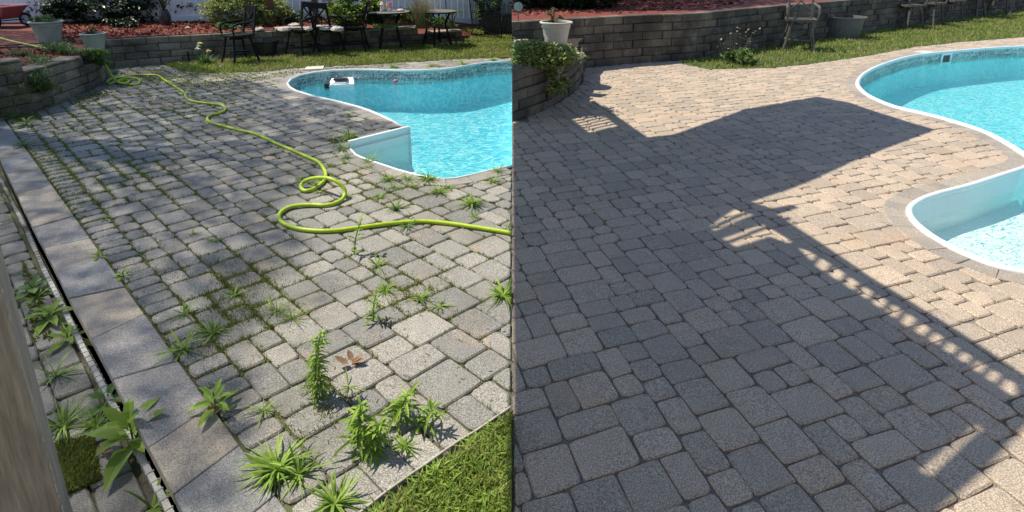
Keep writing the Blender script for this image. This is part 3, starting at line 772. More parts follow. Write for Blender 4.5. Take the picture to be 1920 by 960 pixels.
# ---------------------------------------------------------------- house, tree, and unseen roof slab and second tree added for their shade
def up(P, z): return [(x-SUN.x*z, y-SUN.y*z) for x, y in P]
ZR = 3.6
houseL = thing('house', 'house wall with unseen roof slab and bars cut to cast the porch shadow', 'house', (0,-1.9,0))
MB().box((0,-2.05,2.6), (22,.3,5.2)).build('wall', M['siding'], houseL)
shadow_outline_px = [(960,232),(1010,214),(1060,196),(1112,189),(1160,222),(1212,258),(1262,252),(1396,205),(1530,181),(1590,192),(1650,213),(1749,243),(1680,269),(1600,300),(1500,345),(1440,366),(1405,378),
           (1447,391),(1481,384),(1492,389),(1453,402),(1528,451),(1627,519),(1689,557),(1804,629),(1919,706),(1960,735),(1955,762),(1919,792),(1838,878),(1756,945),(1735,975)]
roof = up(Gs(shadow_outline_px), ZR)+[(-.6,-1.9),(-SUN.x*ZR+.004,-1.9)]  # unseen slab, its outline shaped to throw the porch shadow on the patio
holes_px = [[(1070,223),(1125,211),(1157,236),(1102,249)],
            [(1322,425),(1373,391),(1411,402),(1336,434)],
            [(1350,447),(1425,418),(1450,432),(1484,452),(1476,457),(1440,443),(1376,464)],
            [(1490,462),(1515,470),(1552,492),(1607,529),(1699,586),(1804,658),(1862,694),(1902,720),(1905,742),(1888,740),(1795,676),(1680,602),(1598,546),(1526,500)],
            [(1713,880),(1824,790),(1838,800),(1737,892)]]
holes = [up(Gs(h), ZR) for h in holes_px]
def slab_holes(name, mat, outer, holes, z, t, parent):
    loops = [[Vector((x, y, 0)) for x, y in l] for l in [outer]+holes]; tris = tessellate_polygon(loops); pts = [p for l in loops for p in l]
    n = len(pts); m = MB(); m.add([(p.x,p.y,z) for p in pts]+[(p.x,p.y,z+t) for p in pts], [f for f in tris]+[tuple(i+n for i in f) for f in tris]); k = 0
    for l in loops:
        for i in range(len(l)): j = (i+1) % len(l); m.add([(l[i].x,l[i].y,z),(l[j].x,l[j].y,z),(l[j].x,l[j].y,z+t),(l[i].x,l[i].y,z+t)], [(0,1,2,3)])
    return m.build(name, mat, parent)
slab_holes('porch_shadow_slab', M['shadow_slabw'], roof, holes, ZR, .04, houseL)
def shadow_bar(a_, b_, w, z=ZR+.02):
    A = up([G(*a_)], z)[0]; B = up([G(*b_)], z)[0]
    MB().bar((*A, z), (*B, z), w, .03).build('shadow_baluster', M['shadow_slabw'], houseL)
for k in range(1, 15):                                     # flat bars across the long opening, laid to throw railing shadows
    t = k/15; A = (1500+t*405, 462+t*258); B = (1498+t*395, 482+t*262)
    shadow_bar((A[0]+14,A[1]-8), (B[0]-10, B[1]+12), .022)
for k in range(1, 6):
    t = k/6; shadow_bar((1068+t*36, 223+t*26), (1127+t*34, 210+t*26), .03)
shadow_bar((1322+6,430), (1405,397), .035); shadow_bar((1362,456), (1480,408), .035)
# tree canopy over the weedy patio
shade_px = [(-150,100),(200,112),(330,112),(420,140),(520,166),(600,182),(700,215),(752,240),(640,262),(600,330),(520,395),(600,470),(640,540),(560,600),(490,690),(470,800),(430,960),(-150,1100)]
shade = Gs(shade_px)
def leafcloud(pts, size, seed, flat=1.0, jit=.35):
    """pts: list of Vector centres -> MB of small pointed leaves"""
    m = MB(); rd = random.Random(seed)
    for p in pts:
        a_ = rd.uniform(0, 6.283); pi = rd.uniform(-.9,.7)*flat; L = size*rd.uniform(.6,1.35); w = L*rd.uniform(.4,.6)
        d = Vector((math.cos(a_)*math.cos(pi), math.sin(a_)*math.cos(pi), math.sin(pi))); x = d.cross(Vector((rd.uniform(-jit,jit), rd.uniform(-jit,jit), 1))).normalized()
        f = d.cross(x)*(-.12*L)
        m.add([p, p+d*L*.45+x*w/2+f, p+d*L, p+d*L*.45-x*w/2+f], [(0,1,2),(0,2,3)], min(1, max(0, rd.gauss(.45,.27))))
    return m
rd = random.Random(21)
spots_px = [(700,213,.55),(560,181,.30),(405,146,.5),(330,150,.25),(590,225,.15),(640,300,.35),(560,380,.2),(500,250,.12),(620,480,.35),(380,430,.10),(560,540,.35),(540,640,.35)]
spots = [(*G(u, v), r) for u, v, r in spots_px]
pts = []
for x, y in scatter(shade, 34000, 33):
    if any(math.hypot(x-a_, y-b_) < r*rd.uniform(.5,1.1) for a_, b_, r in spots): continue
    u_, v_ = PX(x, y)
    z = rd.uniform(10, 15); pts.append(Vector((x-SUN.x*z, y-SUN.y*z, z)))
tree = thing('shade_tree', 'broad leafy tree that shades the weedy patio, beyond the left edge', 'tree', (-10.6,8.5,0))
leafcloud(pts, .092, 4, flat=.5).build('crown', M['bush_v'] if False else M['hydr'], tree)
m = MB(); m.tube([(-10.6,8.5,0),(-10.5,8.5,3.2),(-10.1,8.4,6.6),(-9.4,8.2,8.6)], [.32,.25,.22,.15], 10)
for k in range(5):
    a_ = -1.2+k*.6; L = R(.8,1.6); m.tube([(-10.1,8.4,6.7),(-10+math.cos(a_)*L*.5, 8.4+math.sin(a_)*L*.5, 8.7),(-10+math.cos(a_)*L, 8.4+math.sin(a_)*L, 9.6)], [.07,.04,.012], 7)
m.build('trunk', M['bark'], tree)
added_shade_tree = thing('shade_tree', 'unseen leafy tree added to shade the back bed of the clean yard', 'tree', (1.0,22.5,1.0))
pts = []  # second tree, added out of view to darken the back bed
for x, y in scatter([(.1,12.9),(5.5,13.6),(9,16.5),(9,21),(.1,21)], 9000, 35):
    z = rd.uniform(3.5,6.5); pts.append(Vector((x-SUN.x*z, y-SUN.y*z, z)))
leafcloud(pts, .26, 6, flat=.5).build('crown', M['hydr'], added_shade_tree)
m = MB(); m.tube([(1.0,22.5,1.0),(1.0,22.4,3.0),(.8,21.5,5.0)], [.25,.2,.1], 9)
for k in range(7): a_ = k*.9; m.tube([(.9,21.9,4.2),(.9+2.2*math.cos(a_),21.0+2*math.sin(a_),5.4)], [.08,.02], 6)
m.build('trunk', M['bark'], added_shade_tree)
# post at the left edge of the frame
Pf = Vector((*G(143,1050,-.17), 0)); dr = Vector((-.11,.155,0)).normalized(); dl = Vector((-dr.y, dr.x, 0)); W_ = .17
if dl.x > 0: dl = -dl
pt = thing('deck_post', 'taupe painted wooden post at the left edge, paint flaking at its corner', 'post', (Pf.x, Pf.y, -.17))
c0, c1, c2, c3 = Pf, Pf+dr*W_, Pf+dr*W_+dl*.34, Pf+dl*.34
mm = MB(); ring = []
for z in (-.17, 3.4):
    for a_, b_ in ((c0,c1),(c1,c2),(c2,c3),(c3,c0)):
        d_ = (b_-a_).normalized(); ring += [(*(a_+d_*.006)[:2], z), (*(b_-d_*.006)[:2], z)]
mm.add(ring, [(i, (i+1)%8, 8+(i+1)%8, 8+i) for i in range(8)]+[tuple(range(8,16))]); mm.build('post', M['post'], pt)
mm = MB(); nn = (-(dr+dl)).normalized()
for k in range(60):
    z = R(.05,2.0); h_ = R(.004,.03)*R(.3,1.6); w_ = R(.001,.0035); c = Vector((c0.x, c0.y, z))+nn*.0005+Vector((R(-.002,.002), 0, 0))
    mm.box(tuple(c), (w_, w_, h_))
o = mm.build('paint_flake', M['flake'], pt); o['kind'] = 'stuff'
#%%PART4
# ---------------------------------------------------------------- white fence
SIDE = -1
fence = thing('vinyl_fence', 'tall white vinyl privacy fence behind the planting bed', 'fence', (*FEN[1], .5))
def fz(x): return .50 if x < -3.2 else (.50-.45*min(1, (x+3.2)/3.2))
for i in range(len(FEN)-1):
    a_ = Vector((*FEN[i], 0)); b_ = Vector((*FEN[i+1], 0)); L = (b_-a_).length; d = (b_-a_)/L; nrm = Vector((d.y, -d.x, 0)); n = int(L/.18)
    for k in range(n):
        p0 = a_+d*(k*L/n+.004); p1 = a_+d*((k+1)*L/n-.004); zb = fz(p0.x)
        if PX(*p0[:2], .62)[0] < -80: continue
        m = MB(); c = (p0+p1)/2; m.box((c.x, c.y, zb+1.0), ((p1-p0).length, .03, 2.0), rz=math.atan2(d.y, d.x)); m.build('board', M['vinyl'], fence)
    nr = max(1, int(L/2.4))
    for k in range(nr):
        p0 = a_+d*(k*L/nr); p1 = a_+d*((k+1)*L/nr); zb = fz(p0.x)
        for zz, hh in ((.16, .18), (1.9, .14)):
            m = MB(); m.bar((*(p0+nrm*.03)[:2], fz(p0.x)+zz), (*(p1+nrm*.03)[:2], fz(p1.x)+zz), .05, hh); m.build('rail', M['vinyl'], fence)
        m = MB(); m.box((*(p0+nrm*.02)[:2], zb+1.05), (.13,.13,2.1), rz=math.atan2(d.y, d.x)); m.build('fence_post', M['vinyl'], fence)
SIDE = 0

# ---------------------------------------------------------------- furniture
def make_chair(mat, label, seatmat=None):
    t = thing('bar_chair', label, 'chair', world=False)
    for sx in (-1, 1):
        for sy in (-1, 1):
            m = MB(); m.tube([(sx*.17,sy*.17,.60),(sx*.19,sy*.19,.50),(sx*.24,sy*.24,.2),(sx*.29,sy*.29,0)], [.025,.024,.023,.025], 6); m.build('leg', mat, t)
    m = MB()
    for k in range(12):
        a0, a1 = k*math.pi/6, (k+1)*math.pi/6; m.bar((.25*math.cos(a0), .25*math.sin(a0), .22), (.25*math.cos(a1), .25*math.sin(a1), .22), .032, .026)
    m.build('footrest', mat, t)
    m = MB(); m.lathe([(.03,.5),(.10,.52),(.16,.56),(.16,.585),(.02,.585)], n=14); m.box((0,0,.545), (.36,.05,.03)); m.box((0,0,.545), (.05,.36,.03)); m.build('swivel', mat, t)
    m = MB()
    for s_ in (-1, 1): m.box((s_*.25,0,.61), (.045,.52,.045)); m.box((0,s_*.245,.61), (.47,.045,.045))
    se = m.build('seat', mat, t)
    for k in range(6):
        MB().box((0,-.19+k*.076,.617), (.47,.048,.014)).build('seat_slat', seatmat or mat, se)
    for s_ in (-1, 1):
        m = MB(); m.tube([(s_*.26,-.20,.60),(s_*.285,-.23,.74),(s_*.285,-.20,.845),(s_*.285,-.10,.872),(s_*.27,.10,.885),(s_*.235,.27,.91)], [.018,.02,.024,.027,.027,.022], 6); m.build('armrest', mat, t)
    m = MB()
    for s_ in (-1, 1): m.bar((s_*.225,.24,.59), (s_*.215,.37,1.20), .046, .036)
    m.bar((-.24,.372,1.17), (.24,.372,1.17), .036, .13); m.bar((-.22,.285,.76), (.22,.285,.76), .024, .03)
    m.build('back_frame', mat, t)
    for s_ in (-1, 1): MB().bar((s_*.205,.285,.77), (-s_*.205,.36,1.13), .042, .022).build('cross_bar', mat, t)
    return t
def make_table(mat, label):
    t = thing('bar_table', label, 'table', world=False)
    MB().lathe([(.0,.90),(.50,.90),(.535,.905),(.54,.92),(.535,.935),(.0,.937)], n=36).build('table_top', M['ttop'], t)
    MB().lathe([(.49,.895),(.545,.898),(.55,.915),(.54,.932)], n=36).build('table_rim', mat, t)
    for k in range(4):
        c, s_ = math.cos(math.pi/4+k*math.pi/2), math.sin(math.pi/4+k*math.pi/2)
        m = MB(); m.tube([(c*r, s_*r, z) for r, z in ((.36,.90),(.33,.80),(.25,.66),(.24,.58),(.31,.32),(.40,0))], [.034,.030,.030,.030,.030,.034], 6); m.build('leg', mat, t)
    m = MB()
    for z, r in ((.60,.235),(.24,.32)):
        q = [(r*math.cos(math.pi/4+k*math.pi/2), r*math.sin(math.pi/4+k*math.pi/2), z) for k in range(4)]
        for k in range(4): m.bar(q[k], q[(k+1)%4], .022, .028)
    m.build('stretcher', mat, t); return t
def at(o, u, v, rz, z=0.0): x, y = G(u, v, z); o.location = (x, y, z); o.rotation_euler = (0, 0, math.radians(rz)); return o
G1 = 'black bar chairs on the lawn by the wall'
ch = at(make_chair(M['iron'], 'black X-back bar chair at the left, beside the black tub', M['iron']), 452, 117, -38); ch['group'] = G1
dup(ch, (*G(568,103), 0), math.radians(-24), 'black X-back bar chair with white gaps, standing second from the left', G1)
dup(ch, (*G(618,99), 0), math.radians(168), 'black bar chair turned with its back to the pool, between two others', G1)
dup(ch, (*G(668,96), 0), math.radians(-84), 'black bar chair seen from the side next to the round table', G1)
tb = at(make_table(M['iron'], 'round dark bar table holding the pink flowers and lantern'), 733, 90, 12); tb['group'] = 'round bar tables on the lawn'
dup(tb, (*G(820,86), 0), math.radians(40), 'round dark bar table at the right, empty top', 'round bar tables on the lawn', scale=.98)
G2 = 'grey-brown bar chairs of the clean yard'
ch2 = at(make_chair(M['iron_grey'], 'grey-brown bar chair with the grey tub behind it, leftmost of the clean yard'), 1494, 93, -20); ch2['group'] = G2
ch2.scale = (1.25,)*3
dup(ch2, (*G(1698,53), 0), math.radians(15), 'grey-brown bar chair just right of the grey tub', G2)
dup(ch2, (*G(1775,40), 0), math.radians(-70), 'grey-brown bar chair at the wall, second from the right edge', G2)
dup(ch2, (*G(1870,30), 0), math.radians(150), 'grey-brown bar chair nearest the right edge of the clean yard', G2)
dup(ch2, (*G(1738,47), 0), math.radians(120), 'grey-brown bar chair turned away, directly left of the round table', G2)
tb2 = at(make_table(M['iron_grey'], 'grey-brown round bar table among the chairs at the top right'), 1818, 32, 30); tb2.scale = (1.3,)*3
def make_tub(mat, label, loc, r=.34, h=.36):
    t = thing('storage_tub', label, 'tub', loc, world=False)
    MB().lathe([(0,.01),(r*.78,.01),(r*.80,0),(r*.97,h),(r*1.05,h),(r*1.05,h-.02),(r*1.02,h-.03),(r*.99,h-.03),(r*.95,h-.02),(r*.78,.03),(0,.03)], n=30).build('tub_body', mat, t, smooth=False)
    for a_ in (.3, 3.4):
        m = MB(); m.tube([(r*1.0*math.cos(a_-.25), r*1.0*math.sin(a_-.25), h-.02),(r*1.12*math.cos(a_), r*1.12*math.sin(a_), h-.09),(r*1.0*math.cos(a_+.25), r*1.0*math.sin(a_+.25), h-.02)], .009, 6); m.build('rope_handle', mat, t)
    return t
make_tub(M['tub'], 'black round plastic tub standing behind the leftmost bar chair', (*G(500,104), 0), .31, .37)
make_tub(M['tub_w'], 'wide grey plastic tub in front of the grey wall', (*G(1574,70), 0), .60, .62)

# things on the table
tx, ty = G(733, 90)
t = thing('lantern', 'small pink and grey lantern on the left bar table', 'lantern', (tx-.17, ty+.05, .94), world=False)
MB().lathe([(0,0),(.07,0),(.075,.03),(.06,.04)], n=12).build('lantern_base', M['rock'], t)
MB().lathe([(.055,.04),(.06,.10),(.05,.16),(.0,.16)], n=12).build('glass_body', M['fiber'], t)
MB().lathe([(.075,.16),(.04,.21),(.012,.235),(.0,.24)], n=12).build('lantern_lid', M['cloth'], t)
m = MB()
for k in range(90): 
    a_ = R(0,6.28); r_ = R(0,.09); m.leaf((tx+.03+r_*math.cos(a_), ty+r_*math.sin(a_), .98+R(0,.20)), R(0,6.28), R(-.5,.9), .045, .03, R(0,1))
t = thing('flower_bouquet', 'small bunch of pink flowers on the left bar table', 'flowers', (tx+.03, ty, .94))
m.build('petals', M['pink'], t); MB().lathe([(0,0),(.035,0),(.045,.05),(.03,.09)], c=(tx+.03,ty,.94), n=10).build('vase', M['fiber'], t)
m = MB()
for k in range(9): a_ = k*.7; m.lathe([(0,0),(.055,.0),(.06,.03),(.035,.055),(0,.06)], c=(tx+.30+.05*math.cos(a_)*R(.3,1), ty+.05*math.sin(a_), .94), n=7)
tag(m.build('cloth', M['cloth'], off=(tx+.3,ty,.94)), 'crumpled pale pink cloth at the edge of the left bar table', 'cloth')

# ---------------------------------------------------------------- pots, wheelbarrow, ornaments
def planter(label, u, v, z, r, h, mat, fl=True, n=30):
    x, y = G(u, v, z); t = thing('flower_pot', label, 'pot', (x, y, z), world=False)
    MB().lathe([(0,0),(r*.66,0),(r*.70,h*.04),(r*.76,h*.3),(r*.88,h*.74),(r*.90,h*.76)], n=n).build('pot_body', mat, t, smooth=True)
    MB().lathe([(r*.90,h*.76),(r*.93,h*.77),(r*.94,h*.80),(r*.91,h*.80),(r*.93,h*.9),(r*.97,h*.92),(r*1.06,h*.94),(r*1.06,h*.985),(r*1.03,h),(r*.93,h),(r*.90,h*.9)], n=n).build('pot_rim', mat, t)
    if fl:
        m = MB()
        for k in range(26):
            a_ = k*2*math.pi/26; rr = r*.925
            m.bar((rr*math.cos(a_), rr*math.sin(a_), h*.80), (rr*1.02*math.cos(a_+.17), rr*1.02*math.sin(a_+.17), h*.90), .012)
        m.build('rope_moulding', mat, t)
    MB().lathe([(0,h*.93),(r*.92,h*.93)], n=n).build('potting_soil', M['soil'], t)
    return t, x, y
def bushy(name, label, cat, x, y, z, rx, ry, rz, n, size, mat, parts_stem=True, seed=1, lim=None, clump=.22, group=None, nc=None, shell=.45):
    """a crown of small leaves gathered in clumps, on a few branching stems"""
    rd = random.Random(seed); t = thing(name, label, cat, (x, y, z), group=group); pts = []
    nc = nc or max(6, n//45); cs = []
    for k in range(nc):
        while True:
            p = Vector((rd.uniform(-1,1), rd.uniform(-1,1), rd.uniform(-1,1)))
            if shell < p.length < 1: break
        cs.append((p, clump*rd.uniform(.6,1.3)))
    while len(pts) < n:
        c, r_ = rd.choice(cs); p = c+Vector((rd.gauss(0,1), rd.gauss(0,1), rd.gauss(0,.8)))*r_*.55
        q = Vector((x+p.x*rx, y+p.y*ry, z+rz*.8+p.z*rz))
        if q.z < z+.01: q.z = z+rd.uniform(.01,.05)
        if lim and not lim(q): 
            if rd.random() < .02: pts.append(pts[-1] if pts else q)
            continue
        pts.append(q)
    leafcloud(pts, size, seed+1).build('crown', mat, t)
    if parts_stem:
        m = MB()
        for k in range(7):
            c = rd.choice(cs)[0]; e = Vector((x+c.x*rx*.7, y+c.y*ry*.7, z+rz+c.z*rz*.6))
            if lim and not lim(e): continue
            m.tube([(x+rd.uniform(-.05,.05), y+rd.uniform(-.05,.05), z), (x+(e.x-x)*.4, y+(e.y-y)*.4, z+(e.z-z)*.6), tuple(e)], [.03,.02,.008], 5)
        if m.v: m.build('stem', M['bark'], t)
    return t
_, px_, py_ = planter('large grey-green pot of trailing leaves, left of the dark bush', 95, 82, .55, .275, .46, M['pot_g'])
bushy('potted_plant', 'low green leafy plant filling the large grey-green pot', 'plant', px_, py_, .97, .26, .22, .085, 800, .05, M['weed_d'], False, 31)
_, px_, py_ = planter('smaller grey-green pot at the corner of the planter wall', 180, 95, .55, .20, .33, M['pot_g'])
bushy('potted_plant', 'sparse yellow-green sprig in the smaller grey-green pot', 'plant', px_-.05, py_, .86, .12, .1, .10, 130, .045, M['straw'], True, 32)
_, px_, py_ = planter('cream flower pot standing on the curved planter of the clean yard', 1042, 84, .72, .28, .42, M['pot_c'], fl=False)
bushy('potted_plant', 'pale dry plant sticking up from the cream pot', 'plant', px_-.05, py_, 1.10, .14, .12, .17, 260, .05, M['straw'], True, 33)
# wheelbarrow
wb = thing('wheelbarrow', 'faded red wheelbarrow with two pale-hubbed wheels on the mulch', 'wheelbarrow', (*G(4,52,.60), .60))
wx, wy = G(4, 52, .60); tw = MB()
b0 = [(-.95,-.1),(.10,-.1),(.10,.40),(-.95,.40)]; t0 = [(-1.1,-.22),(.34,-.22),(.34,.52),(-1.1,.52)]
tw.add([(wx+a_, wy+b_, .60+.20) for a_, b_ in b0]+[(wx+a_, wy+b_, .60+.52) for a_, b_ in t0], [(3,2,1,0),(0,1,5,4),(1,2,6,5),(2,3,7,6),(3,0,4,7)]); tw.build('tub', M['red'], wb)
m = MB(); tq = [(wx+a_, wy+b_, 1.12) for a_, b_ in t0]
for k in range(4): m.bar(tq[k], tq[(k+1)%4], .03, .03)
m.build('tub_rim', M['cloth'], wb)
for dx_, dy_ in ((0,-.18),(.24,.46)):
    ca = wx+dx_; cb = wy+dy_; m = MB(); m.tube([(ca+.135*math.cos(a_), cb, .60+.17+.135*math.sin(a_)) for a_ in [k*math.pi/9 for k in range(19)]], .036, 8, cap=False); wh = m.build('wheel', M['rubber'], wb)
    m = MB(); vs = [(ca+.115*math.cos(k*math.pi/8), cb-.02, .77+.115*math.sin(k*math.pi/8)) for k in range(16)]+[(ca, cb-.045, .77)]
    m.add(vs, [(k, (k+1)%16, 16) for k in range(16)]); o = m.build('hub', M['hub'], wb)
MB().bar((wx, wy-.2, .77), (wx+.24, wy+.5, .77), .025).build('axle', M['iron'], wb)
# black ornament with sword leaves
ox, oy = G(312, 49, .60); t = thing('yucca_pot', 'black diamond-textured urn with dark sword leaves by the fence', 'plant', (ox, oy, .60))
pr = [(0,0),(.08,.0),(.105,.06),(.125,.16),(.125,.26),(.10,.36),(.075,.42),(.06,.42)]
MB().lathe(pr, c=(ox,oy,.60), n=20).build('urn', M['pine'], t)
m = MB()
for k in range(12):
    for s_ in (-1, 1):
        q = []
        for i in range(9):
            f = i/8; a_ = k*2*math.pi/12+s_*f*1.1; zz = .02+f*.38
            r_ = np.interp(zz, [z for r, z in pr[1:7]], [r for r, z in pr[1:7]])+.002; q.append((ox+r_*math.cos(a_), oy+r_*math.sin(a_), .60+zz))
        m.tube(q, .0045, 4)
m.build('lattice', M['tub_w'], t)
for k in range(16): a_ = k*2.4; MB().blade((ox,oy,1.0), a_, R(.55,.8), .035, lift=R(.9,1.4), droop=.3, t=R(0,.5)).build('leaf', M['bush_d'], t)
# hanging/other garden bits
def stonebit(name, label, cat, u, v, z, r, mat, group=None, sq=.7):
    x, y = G(u, v, z); m = MB(); n = 8; vs = [(x, y, z)]; 
    prof = [(0,0),(r*.8,0),(r,r*.35*sq),(r*.85,r*.95*sq),(r*.4,r*1.25*sq),(0,r*1.3*sq)]
    m.lathe(prof, c=(x,y,z), n=n); m.v = [(a_+R(-.12,.12)*r, b_+R(-.12,.12)*r, c+(R(-.08,.08)*r if c > z+.002 else 0)) for a_, b_, c in m.v]
    o = m.build(name, mat, off=(x,y,z)); return tag(o, label, cat, group)
stonebit('garden_rock', 'round pale rock on the red mulch right of the black urn', 'rock', 352, 55, .60, .07, M['rock'])
for (u, v, l) in ((335,119,'leftmost white pebble on the grass below the wall'),(340,121,'white pebble just right of the leftmost one below the wall'),(358,121,'white pebble at the foot of the black garden light'),(367,121,'white pebble right of the black garden light'),(414,126,'lone white pebble on the grass right of the daffodils')):
    stonebit('pebble', l, 'pebble', u, v, .005, .035, M['whitef'], 'white pebbles on the grass below the wall')
for i, (u, v, r_, l) in enumerate(((534,58,.16,'tan boulder on the wall top left of the X-back chair'),(552,52,.17,'pale boulder behind the seat of the second chair'),(576,57,.13,'small tan rock on the wall top behind the second chair'),(612,56,.15,'pinkish flat rock behind the backward chair'),(632,58,.17,'tan rock between the third and fourth chairs'),(486,57,.12,'grey rock on the wall top right of the first chair'))):
    stonebit('garden_rock', l, 'rock', u, v, .60, r_, M['rock'], 'rocks along the wall top', sq=.5)
x, y = G(355, 118); t = thing('garden_light', 'slim black solar garden light at the foot of the wall', 'light', (x, y, 0))
MB().tube([(x,y,0),(x,y,.26)], .018, 6).build('stake', M['iron'], t); MB().lathe([(0,0),(.07,0),(.06,.035),(0,.045)], c=(x,y,.0), n=12).build('light_head', M['iron'], t)
# daffodils
x, y = G(388, 120); t = thing('daffodil_plant', 'dark grassy clump with yellow and white flowers below the wall', 'plant', (x, y, 0)); m = MB()
for k in range(110): m.blade((x+R(-.10,.10), y+R(-.08,.08), 0), R(0,6.28), R(.22,.42), .014, lift=R(.7,1.45), droop=R(.3,.7), t=R(0,.7))
m.build('leaves', M['weed_d'], t)
for dx, dy, zz, mt in ((-.06,-.05,.46,'yellow'),(-.12,-.06,.34,'whitef'),(-.07,-.08,.40,'whitef'),(.13,-.1,.30,'yellow')):
    m = MB()
    for k in range(7): m.leaf((x+dx, y+dy, zz), k*.9, R(.0,.5), .07, .045, R(.3,1))
    m.lathe([(.012,0),(.022,.03),(.026,.04)], c=(x+dx, y+dy-.02, zz), n=8, t=.2); m.build('flower', M[mt], t)
    MB().tube([(x+dx*.3, y, 0), (x+dx, y+dy, zz)], .005, 4).build('stem', M['stem'], t)
# wooden posts and poles in the bed
for u, w_, l in ((511,.15,'brown wooden post behind the first and second chairs'),(594,.15,'brown wooden post right behind the X-back chair')):
    x, y = G(u, 48, .60); tag(MB().box((x,y,.6+.9), (w_,w_,1.8), rz=.3).build('wooden_post', M['brownwood'], off=(x,y,.6)), l, 'post', 'brown wooden posts in the bed')
for u, v, z, hh, l in ((367,38,.62,1.2,'thin dark pole against the white fence left of the variegated shrub'),(838,42,.5,.7,'thin dark stake behind the right bar table')):
    x, y = G(u, v, z); tag(MB().tube([(x,y,z),(x-.02,y,z+hh)], .013, 6).build('garden_stake', M['iron'], off=(x,y,z)), l, 'stake')

# ---------------------------------------------------------------- shrubs of the far bed
left = lambda q: q.x < -.02
x, y = G(175, 48, .60); bushy('dark_shrub', 'big dense dark green shrub above the two grey-green pots', 'shrub', x, y+1.0, .60, 1.95, .95, .62, 9000, .13, M['bush_d'], True, 41, clump=.2, nc=90, shell=.5)
x, y = G(105, 30, .60); bushy('dark_shrub', 'dark drooping branches at the left of the big shrub', 'shrub', x+.15, y+.2, .85, .65, .5, .5, 1600, .12, M['bush_d'], True, 42, clump=.25)
x, y = G(265, 38, .60); bushy('dark_shrub', 'dark loose branches beside the black urn', 'shrub', x+.1, y+.2, .75, .65, .5, .6, 900, .12, M['bush_d'], True, 43, clump=.25)
x, y = G(448, 50, .60); bushy('variegated_shrub', 'dense yellow-green variegated shrub behind the first chair', 'shrub', x, y+.5, .60, 1.0, .65, .45, 9500, .085, M['bush_v'], True, 44, clump=.2, nc=90)
x, y = G(498, 48, .60); bushy('variegated_shrub', 'smaller light shrub between the brown post and the first chair', 'shrub', x, y+.4, .60, .45, .45, .40, 3000, .085, M['bush_v'], True, 45)
x, y = G(548, 42, .60); bushy('green_shrub', 'low dark green shrub left of the X-back chair', 'shrub', x, y+.1, .60, .30, .3, .17, 700, .07, M['weed_d'], True, 46)
x, y = G(650, 50, .60); hy = bushy('hydrangea', 'bright leafy hydrangea bush with purple flowers behind the chairs', 'shrub', x, y+.7, .60, .72, .6, .50, 3800, .12, M['hydr'], True, 47, clump=.22, nc=60)
for dx, dz, r_ in ((-.36,.74,.10),(-.50,.60,.08),(-.58,.48,.07),(-.22,.80,.06)):
    m = MB(); cx, cy, cz = x+dx, y+.1, .60+dz
    for k in range(120):
        v_ = Vector((R(-1,1),R(-1,1),R(-1,1))).normalized()*r_*R(.8,1); m.leaf((cx+v_.x, cy+v_.y, cz+v_.z), R(0,6.28), R(-.3,1.2), .035, .03, R(0,1))
    m.build('flower_head', M['purple'], hy)
x, y = G(412, 52, .60); t = thing('rosette_plant', 'pale spiky rosette at the left foot of the variegated shrub', 'plant', (x, y, .60)); m = MB()
for k in range(30): m.blade((x,y,.60), R(0,6.28), R(.12,.24), .03, lift=R(.4,1.2), droop=.4, t=R(.4,1))
m.build('leaves', M['weed_d'], t)
x, y = G(792, 50, .55); t = thing('ornamental_grass', 'tall dry ornamental grass clump behind the bar tables', 'grass', (x, y, .5)); m = MB()
for k in range(420): m.blade((x+R(-.16,.16), y+R(-.1,.1), .5), R(0,6.28), R(.6,1.15), .012, lift=R(1.2,1.5), droop=R(.05,.35), t=R(0,1))
m.build('blades', M['straw'], t)
for u_, v_, rx_, rz_, n_, sz_, mt_, l_ in ((535,40,.35,.22,1100,.08,'weed_d','bushy green plant between the two brown wooden posts'),(700,44,.40,.25,1300,.08,'weed_d','leafy green plant right of the hydrangea'),(765,42,.30,.20,800,.07,'hydr','low lime-green plant between the two bar tables'),(430,55,.28,.10,700,.06,'weed_d','dark ground plant at the foot of the variegated shrub'),(232,52,.35,.16,900,.09,'bush_d','low dark foliage between the smaller pot and the urn'),(820,48,.28,.16,600,.07,'weed_d','small leafy plant behind the right bar table')):
    x, y = G(u_, v_, .6); bushy('green_shrub', l_, 'shrub', x, y, .58, rx_, rx_*.7, rz_, n_, sz_, M[mt_], True, int(u_), clump=.25)
x, y = G(722, 50, .6); t = thing('silver_mound', 'pale silvery low mound plant under the left bar table', 'plant', (x, y, .55)); m = MB()
for k in range(500): m.blade((x+R(-.3,.3), y+R(-.15,.15), .57), R(0,6.28), R(.08,.22), .012, lift=R(.6,1.4), droop=.4, t=R(.6,1))
m.build('leaves', M['hub'] if False else M['weed_d'], t)
x, y = G(848, 48, .45); bushy('rose_bush', 'open rose bush with dark glossy leaves by the right bar table', 'shrub', x, y, .42, .34, .3, .32, 480, .06, M['weed_d'], True, 48)
x, y = G(885, 62, .1); m = MB(); t = thing('daylily_clump', 'bright green grassy clump at the end of the wall', 'plant', (x, y, .05))
for k in range(340): m.blade((x+R(-.45,.35), y+R(-.3,.3), .1), R(0,6.28), R(.15,.32), .02, lift=R(.7,1.4), droop=R(.3,.6), t=R(.3,1))
m.build('leaves', M['grass'], t)
x, y = G(893, 55, .2); t = thing('young_plant', 'single upright lime-green stem plant before the black metal panel', 'plant', (x, y, .2)); MB().tube([(x,y,.2),(x+.03,y,.85)], .01, 5).build('stem', M['stem'], t)
for k in range(14): MB().leaf((x+.02, y, .35+k*.04), k*2.2, .5, .2, .045, R(.5,1)).build('leaf', M['weed'], t)
